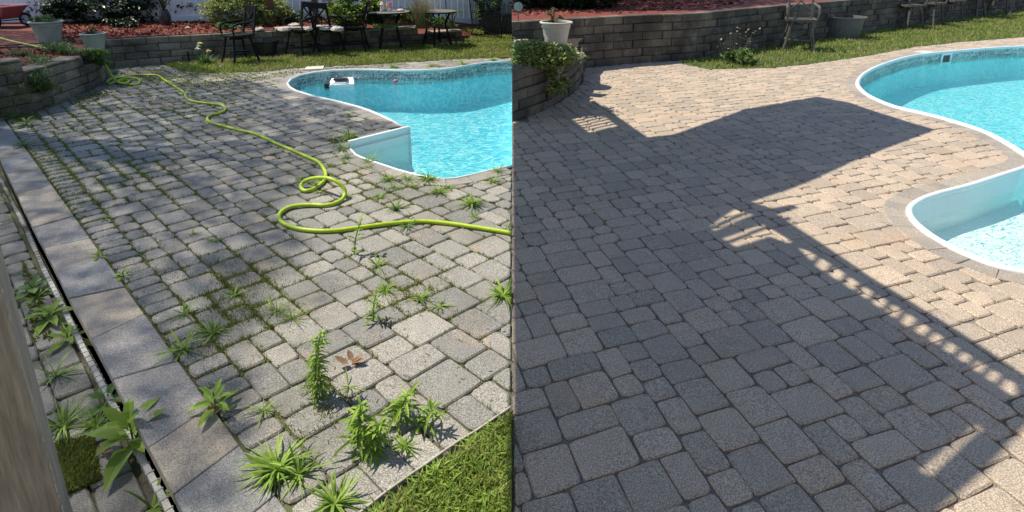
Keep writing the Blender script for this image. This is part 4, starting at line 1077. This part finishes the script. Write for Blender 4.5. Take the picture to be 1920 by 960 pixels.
# black metal panel (gate leaf) leaning among the plants
t = thing('metal_gate', 'black metal grid gate leaning beside the fence at the right', 'gate', (*G(905,58,.1), .1)); SIDE = -1
A = Vector((*G(884,14,.85), .85)); 
A = Vector((-1.15,16.6,.35)); B = Vector((-.30,16.2,.05)); U_ = Vector((-.10,.25,.80)); 
MBq = MB(); [MBq.bar(a_, b_, .03) for a_, b_ in ((A,B),(A+U_,B+U_),(A,A+U_),(B,B+U_))]; MBq.build('gate_frame', M['iron'], t)
for k in range(1, 15): f = k/15; MB().bar(A.lerp(B, f), A.lerp(B, f)+U_, .012).build('gate_bar', M['iron'], t)
for k in range(1, 4): MB().bar(A+U_*k/4, B+U_*k/4, .012).build('gate_bar', M['iron'], t)
SIDE = 0
t = thing('storage_box', 'dark low slatted box behind the lawn at the seam of the yards', 'box', (-.5,17.4,.0))
SIDE = -1
for k in range(9): MB().box((-.95+k*.115,17.2,.30), (.10,.05,.60)).build('slat', M['tub'], t)
MB().box((-.5,17.5,.58), (1.1,.6,.04)).build('lid', M['tub'], t); SIDE = 0
bushy('green_shrub', 'tall leafy shrub against the fence at the right of the weedy yard', 'shrub', -.65, 17.6, .55, .55, .4, .6, 1500, .09, M['weed_d'], True, 49, lim=left)
bushy('green_shrub', 'small leafy plants along the base of the white fence', 'shrub', -3.2, 16.6, .55, .7, .25, .16, 700, .07, M['weed_d'], True, 50, lim=left)

# plants spilling over the left planter wall
def spill(label, pts, n, hmax, mat, seed, cat='plant', name='trailing_grass'):
    rd = random.Random(seed); x, y, z = pts[0]; t = thing(name, label, cat, (x, y, z)); m = MB()
    for k in range(n):
        f = rd.random()*(len(pts)-1); i = int(f); a_ = Vector(pts[i]).lerp(Vector(pts[i+1]), f-i)
        a_ += Vector((rd.gauss(0,.07), rd.gauss(0,.07), rd.uniform(-.02,.04)))
        m.blade(tuple(a_), rd.uniform(0,6.28), rd.uniform(.35,1)*hmax, .012, lift=rd.uniform(.3,1.4), droop=rd.uniform(.4,.9), t=rd.random())
    m.build('blades', M[mat], t)
def wp(u, v, z): return (*G(u, v, z), z)
spill('bright green mossy plant hanging down the planter wall corner', [wp(68,108,.62),wp(80,118,.60),(*G(86,205,0),.5),(*G(90,204,0),.36),(*G(93,202,0),.24)], 1700, .13, 'weed_d', 51)
spill('dense green plant tumbling over the end of the planter wall', [wp(150,100,.60),wp(170,100,.60),wp(188,100,.58),(*G(187,160,0),.47),(*G(196,156,0),.36),(*G(200,150,0),.28)], 2000, .16, 'weed_d', 52)
spill('loose arching grass clump in front of the large pot', [wp(95,95,.58),wp(112,96,.58),wp(130,100,.58)], 420, .42, 'weed_d', 53)
spill('low green plants among the mulch at the far left', [wp(25,100,.56),wp(45,103,.56)], 500, .12, 'weed_d', 54)
for (u, v, z, r_, l) in ((45,121,.62,.16,'patch of yellow moss on the planter wall top'),(20,205,0,.40,'dark moss at the foot of the planter wall')):
    pass
x, y = G(176, 88, .60); t = thing('garden_ornament', 'small copper bird ornament beside the smaller pot', 'ornament', (x, y, .60), world=False)
MB().lathe([(0,.02),(.05,.03),(.075,.07),(.06,.12),(.02,.15),(0,.155)], n=12).build('body', M['copper'], t, smooth=True)
MB().lathe([(0,0),(.035,.02),(.04,.045),(.02,.07),(0,.075)], c=(-.07,-.03,.13), n=10).build('head', M['copper'], t, smooth=True)

# ---------------------------------------------------------------- clean yard: planter plants, dark shrubs
right = lambda q: q.x > .02
bushy('trailing_plant', 'sunlit yellow-green plant spilling over the low curved planter', 'plant', *G(1003,116,.7), .64, .62, .45, .22, 5600, .065, M['bush_v'], False, 61, lim=right, clump=.25)
bushy('trailing_plant', 'green plant hanging down the face of the curved planter', 'plant', *G(1042,202,0), .22, .22, .2, .22, 900, .06, M['bush_v'], False, 62, lim=right)
bushy('dark_shrub', 'very dark shrub above the wall at the left of the clean yard', 'shrub', .75, 14.6, 1.0, 1.0, .7, .75, 3200, .16, M['bush_d'], True, 63, lim=right)
bushy('dark_shrub', 'dark drooping shrub over the wall right of the cream pot', 'shrub', 1.9, 14.4, 1.0, .75, .6, .55, 2000, .16, M['bush_d'], True, 64, lim=right)
bushy('dark_shrub', 'dark shrub mass in the back bed of the clean yard', 'shrub', 3.2, 19.0, 1.0, 3.0, .9, 1.1, 4200, .2, M['bush_d'], True, 65, lim=right)
bushy('green_shrub', 'low spiky plant with pale blooms at the foot of the grey wall', 'shrub', *G(1392,121), 0, .42, .25, .20, 650, .08, M['weed_d'], True, 66)
m = MB(); x, y = G(1375, 118); t = thing('dry_stalks', 'dry stalks with pale seed heads against the grey wall', 'plant', (x, y, 0))
for k in range(12):
    a_ = R(-.35,.35); e = (x+a_*1.2, y-.05, R(.3,.75)); m.tube([(x+a_*.4,y,0), e], .004, 4)
m.build('stem', M['straw'], t); m = MB()
for k in range(36): m.leaf((x+R(-.4,.5), y-.05, R(.3,.8)), R(0,6.28), R(-.5,1), .06, .05, 1)
m.build('seed_head', M['straw'], t)
x, y = G(966, 62, .8); t = thing('garden_ornament', 'pale round disc ornament on a stake at the seam of the clean yard', 'ornament', (x+.05, y, .66)); MB().tube([(x+.06,y,.66),(x+.06,y,1.25)], .01, 5).build('stake', M['iron_grey'], t)
m = MB(); m.add([(x+.06+.09*math.cos(k*math.pi/8), y-.01, 1.32+.09*math.sin(k*math.pi/8)) for k in range(16)]+[(x+.06, y-.03, 1.32)], [(k,(k+1)%16,16) for k in range(16)]); m.build('disc', M['pot_g'], t)
x, y = G(976, 92, .68); tag(MB().box((x+.02,y,.78), (.26,.16,.13), rz=.2).build('stone_block', M['cap'], off=(x,y,.68)), 'pale stone block left of the cream pot', 'block')
# clear box lid (skimmer covers) set in the pavers
for (u, v, l) in ((590,128,'square pale skimmer lid beside the pool of the weedy yard'),(1737,98.5,'square pale skimmer lid beside the pool of the clean yard')):
    x, y = G(u, v); t = thing('access_cover', l, 'lid', (x, y, .004), world=False); t.rotation_euler = (0,0,.25)
    MB().box((0,0,.006), (.36,.36,.014)).build('cover', M['lidm'], t)
    MB().lathe([(.13,.014),(.135,.017),(.14,.014)], n=20).build('cover_ring', M['lidm'], t)
# skimmer mouth in the liner of the clean pool
k = min(range(len(mainR)), key=lambda i: abs(PX(*mainR[i])[0]-1768)+(0 if PX(*mainR[i])[1] < 120 else 999))
pa, pb = Vector((*mainR[k], 0)), Vector((*mainR[k+1], 0)); d = (pb-pa).normalized(); nr = Vector((d.y, -d.x, 0))
if Obst(POOL_R, 0).sd(*(pa+nr*.1)[:2])[0] > 0: nr = -nr
t = thing('skimmer', 'white square skimmer opening in the pool wall', 'skimmer', (pa.x, pa.y, -.1)); c = pa+nr*.02
fr_ = MB()
for a_, b_ in (((-.19,-.04),(.19,-.04)),((-.19,-.27),(.19,-.27)),((-.17,-.04),(-.17,-.27)),((.17,-.04),(.17,-.27))): fr_.bar(tuple(c+d*a_[0]+Vector((0,0,a_[1]))), tuple(c+d*b_[0]+Vector((0,0,b_[1]))), .045, .045)
fr_.build('skimmer_frame', M['vinyl'], t)
MB().bar(tuple(c-d*.14+Vector((0,0,-.15))-nr*.015), tuple(c+d*.14+Vector((0,0,-.15))-nr*.015), .02, .18).build('flap', M['iron_grey'], t)
# pool robot and red float
x, y = G(640, 161, -.2); t = thing('pool_robot', 'white and black pool cleaner floating at the far pool wall', 'pool cleaner', (x, y, -.2), world=False); t.rotation_euler = (0,0,.1)
m = MB(); m.add([(-.26,-.16,-.05),(.26,-.16,-.05),(.26,.18,-.05),(-.26,.18,-.05),(-.22,-.14,.05),(.27,-.12,.06),(.22,.12,.15),(-.20,.12,.13)], [(3,2,1,0),(4,5,6,7),(0,1,5,4),(1,2,6,5),(2,3,7,6),(3,0,4,7)]); m.build('shell', M['vinyl'], t)
m = MB(); m.box((-.245,0,.02), (.09,.34,.12)); m.box((.0,.0,.135), (.26,.13,.03)); m.build('trim', M['tub'], t)
m = MB(); m.tube([(-.2,-.155,.03),(-.1,-.18,.09),(.12,-.18,.09),(.22,-.155,.04)], .018, 6); m.build('handle', M['vinyl'], t)
x, y = G(742, 153, -.2); tag(MB().lathe([(0,-.02),(.035,-.015),(.05,.015),(.028,.04),(0,.045)], c=(x,y,-.2), n=12).build('pool_float', M['pink'], off=(x,y,-.2), smooth=True), 'small red float bobbing by the far pool wall', 'float')

# ---------------------------------------------------------------- garden hose
hp = [(-40,60,.62),(0,71,.62),(22,77,.60),(45,82,.60),(90,91,.59),(130,95,.60),(150,95,.62),(172,93,.64),(185,100,.60)]
path = [(*G(u, v, z), z) for u, v, z in hp]
for u, v, z in ((196,155,.50),(205,156,.33),(214,158,.14),(224,158,.03)): path.append((*G(u, v, 0), z))
for u, v in ((240,160),(256,160.5),(262,157),(261,151),(248,147.5),(234,148.5),(222,153.5),(226,158),(238,157),(242,154),(232,152.5),(216,156),(207,159),(201,156.5),(206,151.5),(222,147.5),(245,144),(262,142.5),(285,142.5),(298,144),(306,150),(318,158),(334,168),(346,176),(349,184),(355,190),(372,194),(398,197),(417,200),(423,207),(414,214),(397,218),(389,224),(395,232),(420,239),(450,247),(480,254),(517,271),(545,283),(574,296),(597,307)):
    path.append((*G(u, v, 0), .02))
for u, v, z in ((608,318,.02),(611,328,.02),(606,341,.02),(590,353,.02),(573,358,.02),(564,351,.025),(568,342,.05),(580,336,.09),(597,333,.14),(615,334,.17),(632,341,.15),(644,352,.10),(647,364,.05),(640,375,.02),(626,382,.02),(608,385,.02),(585,384,.02),(562,385,.02),(542,389,.02),(528,397,.02),(523,406,.02),(527,415,.02),(541,423,.02),(566,430,.02),(600,433,.02),(630,432,.02),(649,430,.02),(694,424,.02),(742,418,.02),(791,415,.02),(836,418,.02),(892,426,.02),(930,432,.02),(959.6,437,.02)):
    path.append((*G(u, v, z), z))
SIDE = -1; hs = smooth_line(path, 7)
tag(MB().tube(hs, .0185, 10).build('garden_hose', M['hose'], off=tuple(path[30]), smooth=True), 'bright lime-green garden hose looping across the weedy patio', 'hose'); SIDE = 0
# cord lying along the front lawn edge
cp = smooth_line([(*G(u, v, 0), .004) for u, v in ((600,1010),(640,985),(681,958),(722,925),(767,893),(802,869),(834,846),(862,827),(892,809),(930,783),(959.5,763))], 5)
SIDE = -1; tag(MB().tube(cp, .0065, 7).build('pale_cord', M['cord'], off=tuple(cp[20]), smooth=True), 'thin pale cord lying between the pavers and the front lawn', 'cord'); SIDE = 0
#%%PART5
# ---------------------------------------------------------------- moss and seedlings in the joints
blobs = [(75,285,50,.9),(120,340,50,.9),(170,390,40,.9),(290,330,45,.7),(250,350,60,.5),(210,300,60,.6),(330,360,50,.6),(250,150,70,.9),(330,160,80,.8),(130,215,50,.8),(200,210,60,.5),(410,160,60,.8),(480,150,60,.8),(360,230,60,.5),
         (430,520,60,1),(480,560,55,1),(420,570,60,1),(460,610,50,.9),(520,500,45,.9),(400,640,50,.7),(250,470,40,.5),(300,500,45,.5),(560,585,40,.7),(730,560,45,.8),(790,545,50,.7),(620,700,35,.9),(600,770,35,.9),(690,290,80,.6),(780,350,90,.6),(500,330,90,.35),
         (880,480,70,.4),(820,590,60,.5),(900,720,60,.4),(430,680,45,.7),(340,590,50,.5),(660,360,80,.4),(700,480,60,.4),(480,440,70,.35)]
m = MB(); rd = random.Random(77); edges = []
for P in LEFT_FIELD:
    cx = sum(p[0] for p in P)/len(P); cy = sum(p[1] for p in P)/len(P); u, v = PX(cx, cy)
    if not (-20 < u < 965 and 95 < v < 980): continue
    d = .022 + .95*sum(w_*math.exp(-((u-a_)**2+(v-b_)**2*1.4)/(2*(r_*.75)**2)) for a_, b_, r_, w_ in blobs)
    for i in range(len(P)): edges.append((P[i], P[(i+1) % len(P)], d, v))
for a_, b_, d, v in edges:
    L = math.dist(a_, b_); n = L*d*(62 if v > 300 else (34 if v > 200 else 16))
    n = int(n)+(rd.random() < n % 1)
    for k in range(min(n, 26)):
        t = rd.random(); x = a_[0]+(b_[0]-a_[0])*t+rd.gauss(0, .006+.008*min(d,1)); y = a_[1]+(b_[1]-a_[1])*t+rd.gauss(0, .006+.008*min(d,1))
        for q in range(4):
            hh = rd.uniform(.004,.015)*(1+.8*min(d,1)); an = rd.uniform(0,6.28); w_ = .0035 if v > 300 else .006; le = rd.uniform(.2,1.3)*hh
            dx, dy = math.cos(an), math.sin(an); z0 = -.012; x0 = x+rd.gauss(0,.008); y0 = y+rd.gauss(0,.008)
            m.add([(x0-dy*w_,y0+dx*w_,z0),(x0+dy*w_,y0-dx*w_,z0),(x0+dx*le,y0+dy*le,z0+.012+hh)], [(0,1,2)], min(1, max(0, rd.gauss(.5,.3))))
for u, v, r_, n in ((428,522,30,800),(455,560,34,900),(418,580,26,500),(500,520,24,400),(395,640,22,350),(740,548,26,500),(600,730,14,260),(610,770,14,260),(310,510,20,250),(520,600,26,350),(120,330,14,160),(80,290,14,160),(790,545,22,200),(250,140,40,400),(180,195,26,260),(395,150,50,500),(470,160,40,350)):
    for k in range(n//2):
        x, y = G(u+rd.gauss(0, r_*.85), v+rd.gauss(0, r_*.62)); an = rd.uniform(0,6.28); hh = rd.uniform(.004,.02); w_ = .003 if v > 300 else .006; le = rd.uniform(.3,1.6)*hh; dx, dy = math.cos(an), math.sin(an)
        m.add([(x-dy*w_,y+dx*w_,-.004),(x+dy*w_,y-dx*w_,-.004),(x+dx*le,y+dy*le,.002+hh)], [(0,1,2)], min(1, max(0, rd.gauss(.6,.3))))
SIDE = -1
tag(m.build('joint_moss', M['moss']), 'moss and tiny weeds growing in the joints of the left patio', 'moss', kind='stuff')
# moss cushions on the slanting wall foot and lower walkway
m = MB()
def cushion(poly_px, z, n, h, zspread=0):
    for x, y in scatter(Gs(poly_px, z), n, 5):
        for q in range(3):
            an = R(0,6.28); hh = R(.3,1)*h; le = R(.2,1)*hh; w_ = .006; dx, dy = math.cos(an), math.sin(an); zz = z+R(0,zspread)
            m.add([(x-dy*w_,y+dx*w_,zz),(x+dy*w_,y-dx*w_,zz),(x+dx*le,y+dy*le,zz+hh)], [(0,1,2)], R(0,.8))
cushion([(105,830),(175,820),(190,900),(120,930)], -.165, 1500, .03)
cushion([(30,215),(70,211),(80,222),(20,234)], .0, 500, .03)
cushion([(130,188),(200,165),(215,172),(150,205)], .0, 500, .025)
cushion([(40,480),(80,560),(100,640),(60,640)], -.165, 300, .03)
for k in range(1500):                                       # moss on the faces of the planter wall
    c = random.choice([((22,221),.22,.10),((50,213),.20,.09),((80,203),.12,.07),((100,196),.10,.06),((45,216),.42,.03),((38,217),.67,.05)])
    a_ = G(c[0][0]+R(-16,16), c[0][1]+R(-1,1)); zz = max(.0, random.gauss(c[1], c[2])); an = R(-2.6,-.2); le = R(.01,.035)
    u_ = PX(*a_)[0]; bx = Vector((a_[0]+.035, a_[1]-.07, 0)) if False else Vector((a_[0], a_[1]-.005, 0))
    m.add([(bx.x-.008,bx.y,zz),(bx.x+.008,bx.y,zz),(bx.x+le*math.cos(an),bx.y+le*math.sin(an),zz+R(-.01,.02))], [(0,1,2)], R(0,.6))
tag(m.build('moss_cushions', M['moss']), 'moss cushions at the foot of the planter wall and on the lower walkway', 'moss', kind='stuff')
SIDE = 0

# ---------------------------------------------------------------- weeds
SIDE = -1
def tuft(u, v, s, label, z=0, n=60, mat='weed', flat=.75, w=.011, group=None):
    x, y = G(u, v, z); t = MB()
    for k in range(n):
        a_ = R(0,6.28); r_ = R(0,.10)*s
        t.blade((x+r_*math.cos(a_), y+r_*math.sin(a_), z), a_+R(-.9,.9), s*R(.22,1.12), w*.66*R(.6,1.4)*max(.8, min(1.5, s/.15)), lift=R(.15,1.35)*flat+.1, droop=R(.2,.95), t=min(1, max(0, random.gauss(.6,.3))), seg=4, width=(.7,1,.95,.6,.03))
    return tag(t.build('grass_weed', M[mat], off=(x,y,z)), label, 'weed', group)
def rosette(u, v, s, label, z=0, n=13, mat='weed', wid=.34, pitch=(.15,.9), rise=.35):
    x, y = G(u, v, z); t = thing('leafy_weed', label, 'weed', (x, y, z)); st_ = MB(); st_.tube([(x,y,z),(x,y,z+s*rise)], [.006,.004], 5); st_.build('stem', M['stem'], t)
    for k in range(n):
        f = k/n; a_ = k*2.399+R(-.2,.2); L = s*(1.05-.55*f)*R(.85,1.1); h_ = s*rise*f
        MB().leaf((x+.01*math.cos(a_), y+.01*math.sin(a_), z+h_), a_, pitch[0]+(pitch[1]-pitch[0])*f+R(-.1,.1), L, L*wid, R(.5,1), droop=R(.1,.5)).build('leaf', M[mat], t)
    return t
def stalk(u, v, h, label, z=0, n=60, L=.09, wid=.17, mat='weed', lean=(0,0), top=1.0, near=True, dense_top=True):
    x, y = G(u, v, z); t = thing('stalk_weed', label, 'weed', (x, y, z)); pts = [(x+lean[0]*q*q, y+lean[1]*q*q, z+h*q) for q in (0,.25,.5,.75,1)]
    MB().tube(pts, [.006,.0055,.005,.004,.003], 6).build('stem', M['stem'], t); m = MB()
    n = int(n*.8)
    for k in range(n):
        q = (k+R(.2,1))/n
        if dense_top: q = q**.8
        a_ = k*2.399; p = (x+lean[0]*q*q, y+lean[1]*q*q, z+h*q*.98)
        m.leaf(p, a_+R(-.5,.5), R(-.2,.7)+q*.45, L*(1.35-.6*q)*R(.6,1.25), L*wid*R(.7,1.1), min(1, R(.1,.65)+q*.45*top), droop=R(.2,.9))
    m.build('foliage', M[mat], t); return t
rosette(252,838,.30,'large broad-leaved weed beside the edging strip, right of the post', z=-.165, n=15, wid=.36, pitch=(.35,1.0), rise=.55)
rosette(95,600,.21,'broad-leaved weed in the walkway beside the upper part of the post', z=-.165, n=13, wid=.34)
rosette(128,638,.15,'smaller leafy weed just below the broad one in the walkway', z=-.165, n=10, wid=.4)
rosette(62,548,.17,'round-leaved weed highest up the walkway beside the post', z=-.165, n=9, wid=.6, mat='weed_d')
rosette(205,755,.16,'dark leafy weed hanging at the ribbed edging strip', z=-.165, n=9, wid=.45, mat='weed_d')
tuft(70,560,.18,'fine grass weed at the post edge', z=-.165, n=26)
tuft(105,705,.17,'small arching grass in the walkway beside the post', z=-.165, n=24)
tuft(118,800,.20,'fine spiky weed in the lower walkway left of the large weed', z=-.165, n=60, w=.008)
tuft(180,800,.19,'grassy weed touching the large broad-leaved weed', z=-.165, n=40)
tuft(285,955,.22,'arching grass blades at the bottom edge below the slabs', z=-.165, n=16, w=.016)
rosette(405,768,.155,'bright leafy weed sprouting between the slabs and the pavers', n=13, wid=.34, rise=.7)
rosette(232,520,.09,'tiny leafy weed at the slab joint', n=9, wid=.38, rise=.5)
rosette(185,482,.09,'small seedling at the inner edge of the brown slab', n=8, wid=.38)
rosette(195,412,.07,'tiny weed right of the soldier row', n=8, wid=.3)
rosette(22,222,.20,'blue-green leafy weed at the foot of the planter wall', n=11, wid=.42, mat='weed_d')
rosette(50,236,.22,'spreading blue-green weed on the paver corner', n=12, wid=.34, mat='weed_d', pitch=(.05,.6))
rosette(42,275,.17,'leafy weed lying over the dark wet slab', n=10, wid=.34, mat='weed_d')
rosette(147,172,.14,'small blue-green weed against the planter wall', n=10, wid=.45, mat='weed_d')
rosette(222,138,.16,'leafy weed behind the coiled hose', n=10, wid=.4, mat='weed_d')
rosette(278,182,.13,'lone weed on the dark pavers right of the hose coil', n=9, wid=.26, mat='weed_d')
tuft(348,202,.18,'dark feathery weed inside the bend of the hose', n=40, mat='weed_d', flat=.4)
tuft(520,882,.20,'big crabgrass clump at the end of the slabs', n=110, w=.013)
tuft(560,890,.16,'lower crabgrass beside the big clump', n=40)
tuft(628,945,.17,'crabgrass at the bottom edge by the lawn corner', n=70, w=.012)
stalk(592,745,.36,'tall upright leafy weed with a bright top in the middle of the pavers', n=120, L=.085, wid=.18, lean=(.045,.05))
stalk(605,748,.25,'shorter leafy weed beside the tall upright one', n=60, L=.07, wid=.18, lean=(-.02,.03))
stalk(672,840,.22,'bushy leafy weed left of the star-leaved one near the lawn', n=80, L=.10, wid=.2, lean=(.02,.03))
stalk(700,850,.17,'low bushy weed in front of the leafy ones', n=70, L=.10, wid=.2, lean=(.04,.0))
stalk(745,795,.15,'star-leaved weed reaching to the right near the lawn', n=60, L=.12, wid=.18, lean=(.06,.03))
stalk(800,800,.12,'drooping leafy weed casting a shadow by the soldier course', n=40, L=.10, wid=.18, lean=(.04,-.02))
tuft(760,838,.10,'small yellow-green weed in front of the star-leaved weed', n=40, w=.010)
tuft(655,725,.12,'thin yellow grass sprig by the dead leaf', n=12)
stalk(700,602,.17,'slender leafy weed standing on the sunny pavers', n=28, L=.075, wid=.25, lean=(.02,.03))
tuft(722,545,.13,'pale weed patch behind the slender one', n=60, w=.008)
tuft(790,560,.12,'flat grass weed right of the pale patch', n=40)
tuft(825,575,.12,'sparse creeping weed in the joints to the right', n=30)
tuft(943,555,.20,'spiky grass clump at the seam of the two yards', n=70, w=.012)
stalk(665,478,.28,'tall spindly weed arching over the hose', n=16, L=.085, wid=.42, mat='weed', lean=(.06,.06))
tuft(708,498,.15,'thin arching weed below the hose', n=18)
tuft(340,655,.22,'long-bladed grass weed leaning over the slabs', n=26, w=.013)
tuft(345,590,.13,'small grass weed among the mossy joints', n=30)
tuft(400,625,.17,'grassy weed patch left of the mossy centre', n=36)
tuft(515,585,.20,'wispy tall grass in the mossy centre', n=34, w=.006, flat=1.1)
tuft(550,600,.18,'wispy grass right of the mossy centre', n=24, w=.006, flat=1.1)
tuft(440,555,.12,'short weed in the mossy centre', n=30)
tuft(495,770,.12,'small tuft above the big crabgrass', n=20)
tuft(360,440,.09,'little weed in the middle of the grey pavers', n=18)
tuft(395,452,.10,'little weed right of another small one', n=18)
W3 = 'crabgrass tufts by the near pool edge'
for (u, v, s, l, n) in ((655,258,.20,'grass clump at the inner corner of the stair wall',80),(625,262,.15,'grass tuft left of the stair wall corner',50),(640,282,.19,'dark leafy clump hanging at the stair wall',80),(648,297,.15,'dark grass tuft below the stair wall corner',50),
    (692,303,.17,'grass tuft on the pool rim just past the stair wall',60),(692,315,.12,'small grass tuft behind the rim tuft',30),(646,306,.10,'little tuft left of the rim tufts',24),(618,311,.12,'dark tuft right beside the hose bend',30),
    (728,337,.16,'bright tuft on the sunny pavers before the stair wall',50),(765,337,.14,'tuft close to the rim left of the big rim clump',44),(802,337,.19,'largest grass clump on the pool rim',90),(742,353,.13,'yellowish tuft before the bright one',36),
    (775,350,.13,'low tuft between rim and sunny pavers',34),(822,362,.17,'wide tuft in front of the largest rim clump',60),(845,353,.12,'flat tuft right of the wide one',36),(932,322,.15,'tuft on the rim near the seam of the yards',40),
    (924,342,.14,'tuft on the paver just before the rim near the seam',40),(884,382,.20,'tall spiky grass clump before the pool',70),(712,372,.14,'tuft beyond the loop of the hose',36),(742,392,.15,'dark tuft left of the spiky clump, above the hose',54),
    (764,425,.14,'dark tuft poking over the hose',34),(888,408,.11,'small tuft under the spiky clump',26),(955,425,.12,'tuft beside the hose at the seam',20),(645,370,.14,'tuft inside the hose loop at the right',30),
    (600,361,.12,'tuft at the lower left of the hose loop',30),(590,345,.13,'tuft inside the small loop of the hose',24),(560,340,.11,'tuft left of the small hose loop',20),(655,218,.13,'small dark tuft on the shaded peninsula',34)):
    tuft(u, v, s, l, n=n, mat='weed_d' if 'dark' in l else 'weed', group=W3)
W4 = 'weeds along the far pavers'
for (u, v, l) in ((737,127,'grass tuft in the far pavers beyond the pool rim'),(810,124,'tuft beyond the rim where the pool bends'),(868,121,'low grass patch near the far rim bend'),(925,114,'tuft in the far pavers close to the seam')):
    tuft(u, v, .22, l, n=40, group=W4, w=.016)

# ---------------------------------------------------------------- fallen leaves
def dead(u, v, s, label, z=.006, n=3, group=None):
    x, y = G(u, v, z); m = MB()
    for k in range(n):
        a_ = R(0,6.28); m.leaf((x+R(-.3,.3)*s, y+R(-.3,.3)*s, z+R(.004,.02)), a_, R(-.05,.35), s*R(.6,1.1), s*R(.45,.7), R(.2,.9), droop=-R(.1,.4))
    return tag(m.build('dead_leaf', M['deadleaf'], off=(x,y,z)), label, 'leaf', group)
dead(662,686,.085,'curled brown dead leaf with two lobes beside the tall weed', n=5)
dead(398,778,.055,'small brown dead leaf under the bright leafy weed on the slab', n=3)
GL = 'small dead leaves scattered on the pavers'
for (u, v, s, l) in ((253,341,.055,'reddish dead leaf on the mossy pavers, upper middle'),(282,330,.05,'dead leaf just right of the reddish one'),(153,357,.05,'tan dead leaf on the joint near the slabs'),(212,381,.06,'dark crumbled leaf in the soldier column'),
    (103,200,.08,'long tan leaf near the planter wall'),(70,209,.09,'reddish leaves against the planter wall foot'),(147,233,.05,'dead leaf below the blue-green weeds'),(698,553,.035,'dark brown leaf behind the slender weed'),
    (520,580,.035,'orange leaf in the wispy grass'),(284,200,.06,'pink-brown leaf between hose coil and bend'),(770,405,.03,'tiny dark leaf above the hose'),(305,240,.045,'small brown leaf on the shaded pavers')):
    dead(u, v, s, l, n=2, group=GL)
dead(62,553,.05,'red-brown leaf on the lower walkway', z=-.158)
dead(195,850,.06,'red withered leaf beside the large broad-leaved weed', z=-.158)
# trimmings: twigs on the pavers
m = MB()
for k in range(90):
    u, v = R(560,950), R(480,900); x, y = G(u, v); a_ = R(0,6.28); L = R(.01,.035); m.bar((x,y,.004), (x+L*math.cos(a_), y+L*math.sin(a_), .006), .0025)
tag(m.build('clippings', M['straw']), 'dry clippings and bits of twig on the sunny pavers', 'clippings', kind='stuff')
